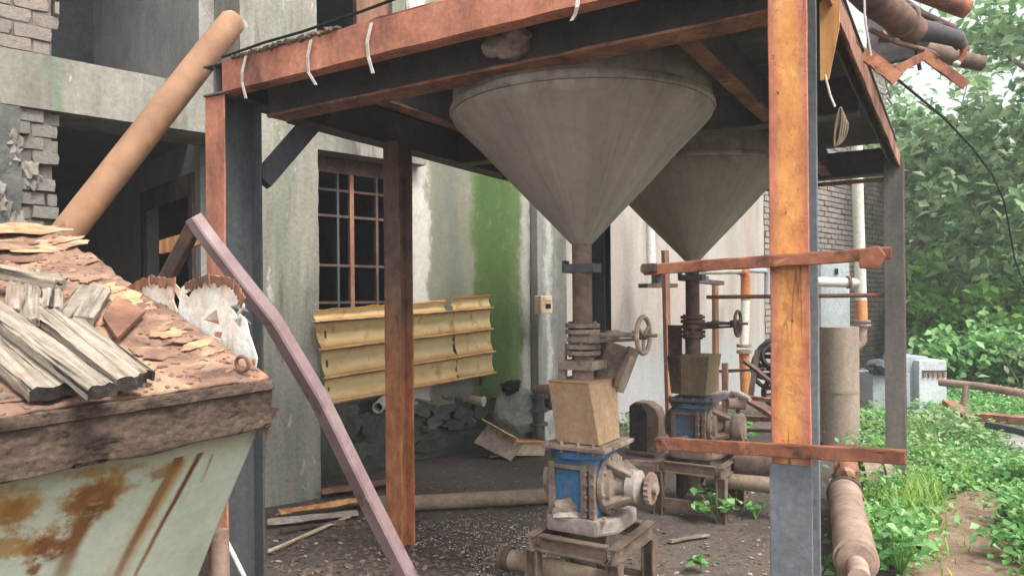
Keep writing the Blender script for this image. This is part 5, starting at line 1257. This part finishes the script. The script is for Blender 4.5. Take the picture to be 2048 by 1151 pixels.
tree(9.7,12.6,8,(9.6,12.6,4.6),(2.9,2.4,3.3),150,95,.22,.13,mt['leaf_tree'],'nearest leafy tree, its dark crown filling the right edge')
tree(9.0,16.5,8,(9.3,16.8,3.9),(2.2,2.0,2.8),80,95,.24,.14,mt['leaf_tree'],'dark leafy tree standing close behind the rear platform post')
tree(12.5,22,11,(12.8,22,5.6),(4.0,3.5,5.0),60,90,.36,.2,mt['leaf_tree2'],'taller paler tree behind, showing above the dark crowns')
tree(19,25,11,(19,25,6.0),(5,4,5.5),34,80,.42,.22,mt['leaf_tree2'],'pale tree farthest to the right edge of the view')
def bush(x, y, r, h, ncl, per, lsz, mat, label, name='leafy_bush', group='bushes below the trees'):
    p = crown_points((x,y,h*.5), (r,r,h*.5), ncl, per, .16, .4); p = p[p[:,2] > .0]
    o = leaves_mesh(name, p, rng.uniform(lsz*.6, lsz*1.3, len(p)), mat, None, loc=(x,y,0))
    return tag(o, label, 'bush', group)
bush(8.1,12.6,1.1,1.9,60,90,.10,mt['leaf_bush'],'bright green bush just right of the rear platform post')
bush(9.4,11.6,1.2,2.2,70,90,.10,mt['leaf_bush'],'tall yellow green bush at the far right under the trees')
bush(7.2,11.0,.7,1.0,40,80,.09,mt['leaf_low'],'low green bush behind the grey cabinet')
bush(8.0,10.3,.6,.9,36,80,.09,mt['leaf_pale'],'pale silvery bush in front of the yellow green bush')
bush(9.0,14.5,1.3,2.4,60,90,.13,mt['leaf_bush'],'bright bush in the gap between the two nearest trees')
# far wood
wp = []
for x in np.arange(6, 60, 1.6): wp.append(crown_points((x, 36+rng.uniform(-3,3), 1.8+rng.uniform(-.5,1)), (1.8,1.5,2.4), 14, 60, .6))
wp = np.concatenate(wp); wp = wp[wp[:,2] > 0]
tag(leaves_mesh('far_wood', wp, rng.uniform(.3,.6,len(wp)), mt['leaf_tree2'], None, loc=(30,36,0)), 'distant green wood closing the view behind the trees', 'wood', kind='stuff')
# ground cover
path_poly = p0
def inpoly(x, y, poly):
    c_ = False; j = len(poly)-1
    for i in range(len(poly)):
        xi, yi = poly[i]; xj, yj = poly[j]
        if (yi > y) != (yj > y) and x < (xj-xi)*(y-yi)/(yj-yi)+xi: c_ = not c_
        j = i
    return c_
tkp = [(p.x,p.y) for p in tk]
def cover(n, seed, zone, smin, smax, hk):
    gc = []; tries = 0
    while len(gc) < n and tries < n*30:
        tries += 1
        y = 3.2+rng.random()**1.5*11; x = rng.uniform(1.9, 11); px_ = 1024+x/y*FPX
        lo = 1748 if y < 5 else (1728 if y < 7.5 else 1710)
        if px_ < lo or px_ > 2250 or any(inpoly(x+dx, y+dy, path_poly) for dx, dy in ((0,0),(.1,0),(-.1,0),(0,.1),(0,-.12))) or inpoly(x, y, tkp): continue
        if noise.noise((x*.9, y*.9, seed)) < zone: continue
        gc.append((x,y))
    pts = []; szs = []
    for x, y in gc:
        k = int(rng.integers(14, 34)); r = rng.uniform(.05,.15); h = hk*rng.uniform(.05,.2)*(1.3 if noise.noise((x*.8,y*.8,9)) > 0 else .65)
        q_ = rng.normal(size=(k,3))*np.array([r,r,0])+np.array([x,y,0]); q_[:,2] = h*np.sqrt(rng.random(k))+.01
        pts.append(q_); szs.append(rng.uniform(smin,smax,k)*(1+.05*max(0,y-5)))
    return np.concatenate(pts), np.concatenate(szs)
for n, sd_, zn, s0, s1, hk, m, nm, lab in ((2600,4,-.3,.016,.044,1,'leaf_low','ground_cover','low bright green weeds covering the ground right of the platform'),
        (900,14,.05,.012,.03,1.3,'leaf_pale','pale_weeds','pale fine leaved weeds mixed into the green ground cover'),
        (900,24,.05,.014,.036,1.1,'leaf_bush','yellow_weeds','yellow green weeds mixed into the ground cover')):
    pts, szs = cover(n, sd_, zn, s0, s1, hk)
    tag(leaves_mesh(nm, pts, szs, mt[m], None, up=.9, elong=1.6, loc=(4,6,0)), lab, 'weeds', kind='stuff')
def grass(name, spots, nb, hmin, hmax, spread, label, kind=None, cat='grass', group=None, mat='grass'):
    b = MB()
    for (x, y) in spots:
        for _ in range(nb):
            a = rng.uniform(0,6.28); bx, by = x+rng.normal()*spread, y+rng.normal()*spread; h = rng.uniform(hmin,hmax); ln = rng.uniform(.2,.8)*h
            d = np.array([math.cos(a), math.sin(a)]); w_ = .004+.003*rng.random(); sx, sy = -d[1]*w_, d[0]*w_
            p_ = [(bx+d[0]*ln*t_*t_, by+d[1]*ln*t_*t_, h*(t_-.28*t_*t_*t_)) for t_ in (0,.4,.75,1)]
            vs = []
            for i, q_ in enumerate(p_[:3]): k = 1-.25*i; vs += [(q_[0]-sx*k,q_[1]-sy*k,q_[2]),(q_[0]+sx*k,q_[1]+sy*k,q_[2])]
            vs.append(p_[3]); b.add(vs, [(0,1,3,2),(2,3,5,4),(4,5,6)])
    return tag(b.build(name, mt[mat]), label, cat, group, kind)
gp_ = [ground(px,py) for px,py in ((1790,1000),(1800,1030),(1770,1050),(1815,985),(1830,1060),(1780,975),(1760,1090),(1850,1010),(1835,1035),(1745,1010),(1775,1120))]
grass('grass_tuft', [(p.x,p.y) for p in gp_], 70, .12, .34, .07, 'tall bright grass tuft beside the pump cylinder', kind='stuff')
gp_ = [ground(px,py) for px,py in ((1880,1000),(1900,980),(1950,985),(1870,1060),(1890,1090),(1930,960),(1990,975),(2030,960),(1860,1130),(1960,940),(2020,930),(1880,930),(1850,950))]
grass('path_grass', [(p.x,p.y) for p in gp_], 22, .05, .16, .13, 'thin yellow green grass along the edge of the dirt path', kind='stuff')
# single broad-leaved plants
def plant(px, py, r, h, n, lsz, label, mat='leaf_low', grp='small weeds on the dark floor'):
    p = ground(px, py); t = thing('weed_plant', (p.x,p.y,0), label, 'plant', grp)
    st = MB(); cen = []
    for k in range(max(4, n//6)):
        a = rng.uniform(0,6.28); e = Vector((p.x+math.cos(a)*r*rng.uniform(.2,.9), p.y+math.sin(a)*r*rng.uniform(.2,.9), h*rng.uniform(.5,1)))
        st.tube([Vector((p.x,p.y,-.01)), Vector((p.x,p.y,0)).lerp(e,.5)+Vector((0,0,h*.15)), e], .0025, 5)
        for _ in range(6): cen.append(np.array(e)+rng.normal(size=3)*np.array([r*.25,r*.25,h*.16]))
    cen = np.array(cen); cen[:,2] = np.maximum(cen[:,2], .015)
    tag(st.build('stems', mt['leaf_bush'], t), kind='stuff')
    leaves_mesh('leaf_cluster', cen, rng.uniform(lsz*.6,lsz*1.25,len(cen)), mt[mat], t, up=1.3, elong=1.35, loc=(p.x,p.y,0))['kind'] = 'stuff'
plant(1432,1040,.14,.18,60,.055,'leafy green weed in front of the rear feeder stand')
plant(1512,1035,.1,.09,30,.04,'small sparse weed left of the orange post')
plant(1155,1158,.08,.1,18,.05,'bright little weed at the foot of the front feeder stand')
plant(1405,1140,.07,.09,14,.05,'small bright weed alone on the dark floor near the picture bottom')
plant(1682,1165,.09,.14,30,.05,'green weed between the orange post and the pump cylinder')
plant(1800,1150,.2,.26,130,.05,'broad clump of green weed right of the pump cylinder','leaf_low','weed clumps by the dirt path')
plant(2085,1060,.28,.28,200,.05,'dense low weed clump at the right edge of the dirt path','leaf_low','weed clumps by the dirt path')
plant(2030,975,.2,.24,150,.05,'dense weed clump at the head of the dirt path','leaf_low','weed clumps by the dirt path')
plant(2040,1130,.2,.2,120,.05,'weed clump in the lower right corner beside the path','leaf_low','weed clumps by the dirt path')
plant(1480,880,.3,.25,90,.07,'green weeds growing through the scrap heap','leaf_low','weeds along the factory wall')
plant(1260,880,.18,.28,50,.06,'dark little weed at the foot of the white wall','leaf_tree','weeds along the factory wall')
plant(1750,870,.25,.28,110,.06,'bushy weed between the brown drum and the rear post','leaf_low','weeds along the factory wall')
plant(1860,900,.5,.45,240,.06,'olive shrubby weed in front of the grey cabinet','leaf_pale','weeds along the factory wall')
# bare branch at the right
tag(MB().tube([ground(2040,800), P(2035,762,9.0), P(2010,720,9.0), P(1985,672,9.0)], [.018,.014,.01,.005], 7).build('dead_branch', mt['trunk'], smooth=True), 'thin bare branch leaning in the weeds at the right', 'branch')
# ---------------------------------------------------------------- floor litter
def scatter(name, n, region, smin, smax, mat, label, flat=.5, dens=None, z=0):
    b = MB(); k = 0; tr_ = 0
    while k < n and tr_ < n*30:
        tr_ += 1
        p = ground(random.uniform(region[0],region[2]), region[1]+(region[3]-region[1])*random.random()**.8)
        if dens and noise.noise((p.x*dens, p.y*dens, 2.2)) < .02: continue
        s_ = random.uniform(smin,smax); a = random.uniform(0,6.3); d = Vector((math.cos(a),math.sin(a),random.uniform(-.3,.3))); e = d.cross(Z).normalized()
        q_ = random.uniform(.25,.9); h = s_*flat*random.uniform(.3,1); c_ = p+Z*(h*.4+gz(p.x,p.y)+.004)
        vs = [c_+d*s_*random.uniform(.7,1), c_+e*s_*q_*random.uniform(.6,1), c_-d*s_*random.uniform(.7,1), c_-e*s_*q_*random.uniform(.6,1), c_+Z*h*.6, c_-Z*h*.6]
        b.add(vs, [(0,1,4),(1,2,4),(2,3,4),(3,0,4),(1,0,5),(2,1,5),(3,2,5),(0,3,5)]); k += 1
    return tag(b.build(name, mt[mat]), label, 'litter', kind='stuff')
mt['white_grit'] = M('white_grit', [(.3,(170,164,154),.95),(.7,(206,202,194),.95)], 9, bump=.1)
scatter('white_grit', 1300, (830,1020,1100,1151), .003, .010, 'white_grit', 'pale spilled grit on the floor by the middle post', .8, 1.4)
scatter('rubble', 600, (520,900,1540,1151), .005, .02, 'stone', 'small dark rubble scattered over the floor', .8)
scatter('chips', 260, (540,930,1540,1151), .008, .03, 'rubbish', 'pale chips and scraps of paper on the floor', .15)
scatter('bark_chips', 900, (540,960,1000,1151), .008, .04, 'dust_brown', 'brown leaf litter and bark on the floor at the left', .15)
scatter('rust_chips', 450, (640,910,1540,1151), .006, .03, 'rust_brown', 'rust flakes scattered on the floor', .15)

# ---------------------------------------------------------------- haze box, added to stand in for a lens veil
def haze(dens):
    m = bpy.data.materials.new('haze'); m.use_nodes = True; t = m.node_tree
    t.nodes.remove(t.nodes['Principled BSDF']); v = t.nodes.new('ShaderNodeVolumePrincipled')
    v.inputs['Color'].default_value = (.92,.95,.97,1); v.inputs['Density'].default_value = dens; v.inputs['Anisotropy'].default_value = .2
    t.links.new(v.outputs[0], t.nodes['Material Output'].inputs['Volume'])
    b = MB().hexa([(-420,-420,-1.2),(420,-420,-1.2),(420,440,-1.2),(-420,440,-1.2),(-420,-420,14),(420,-420,14),(420,440,14),(-420,440,14)])
    return tag(b.build('haze', m), 'added thin haze volume standing in for a pale lens veil', 'haze', kind='stuff')
haze(.005)
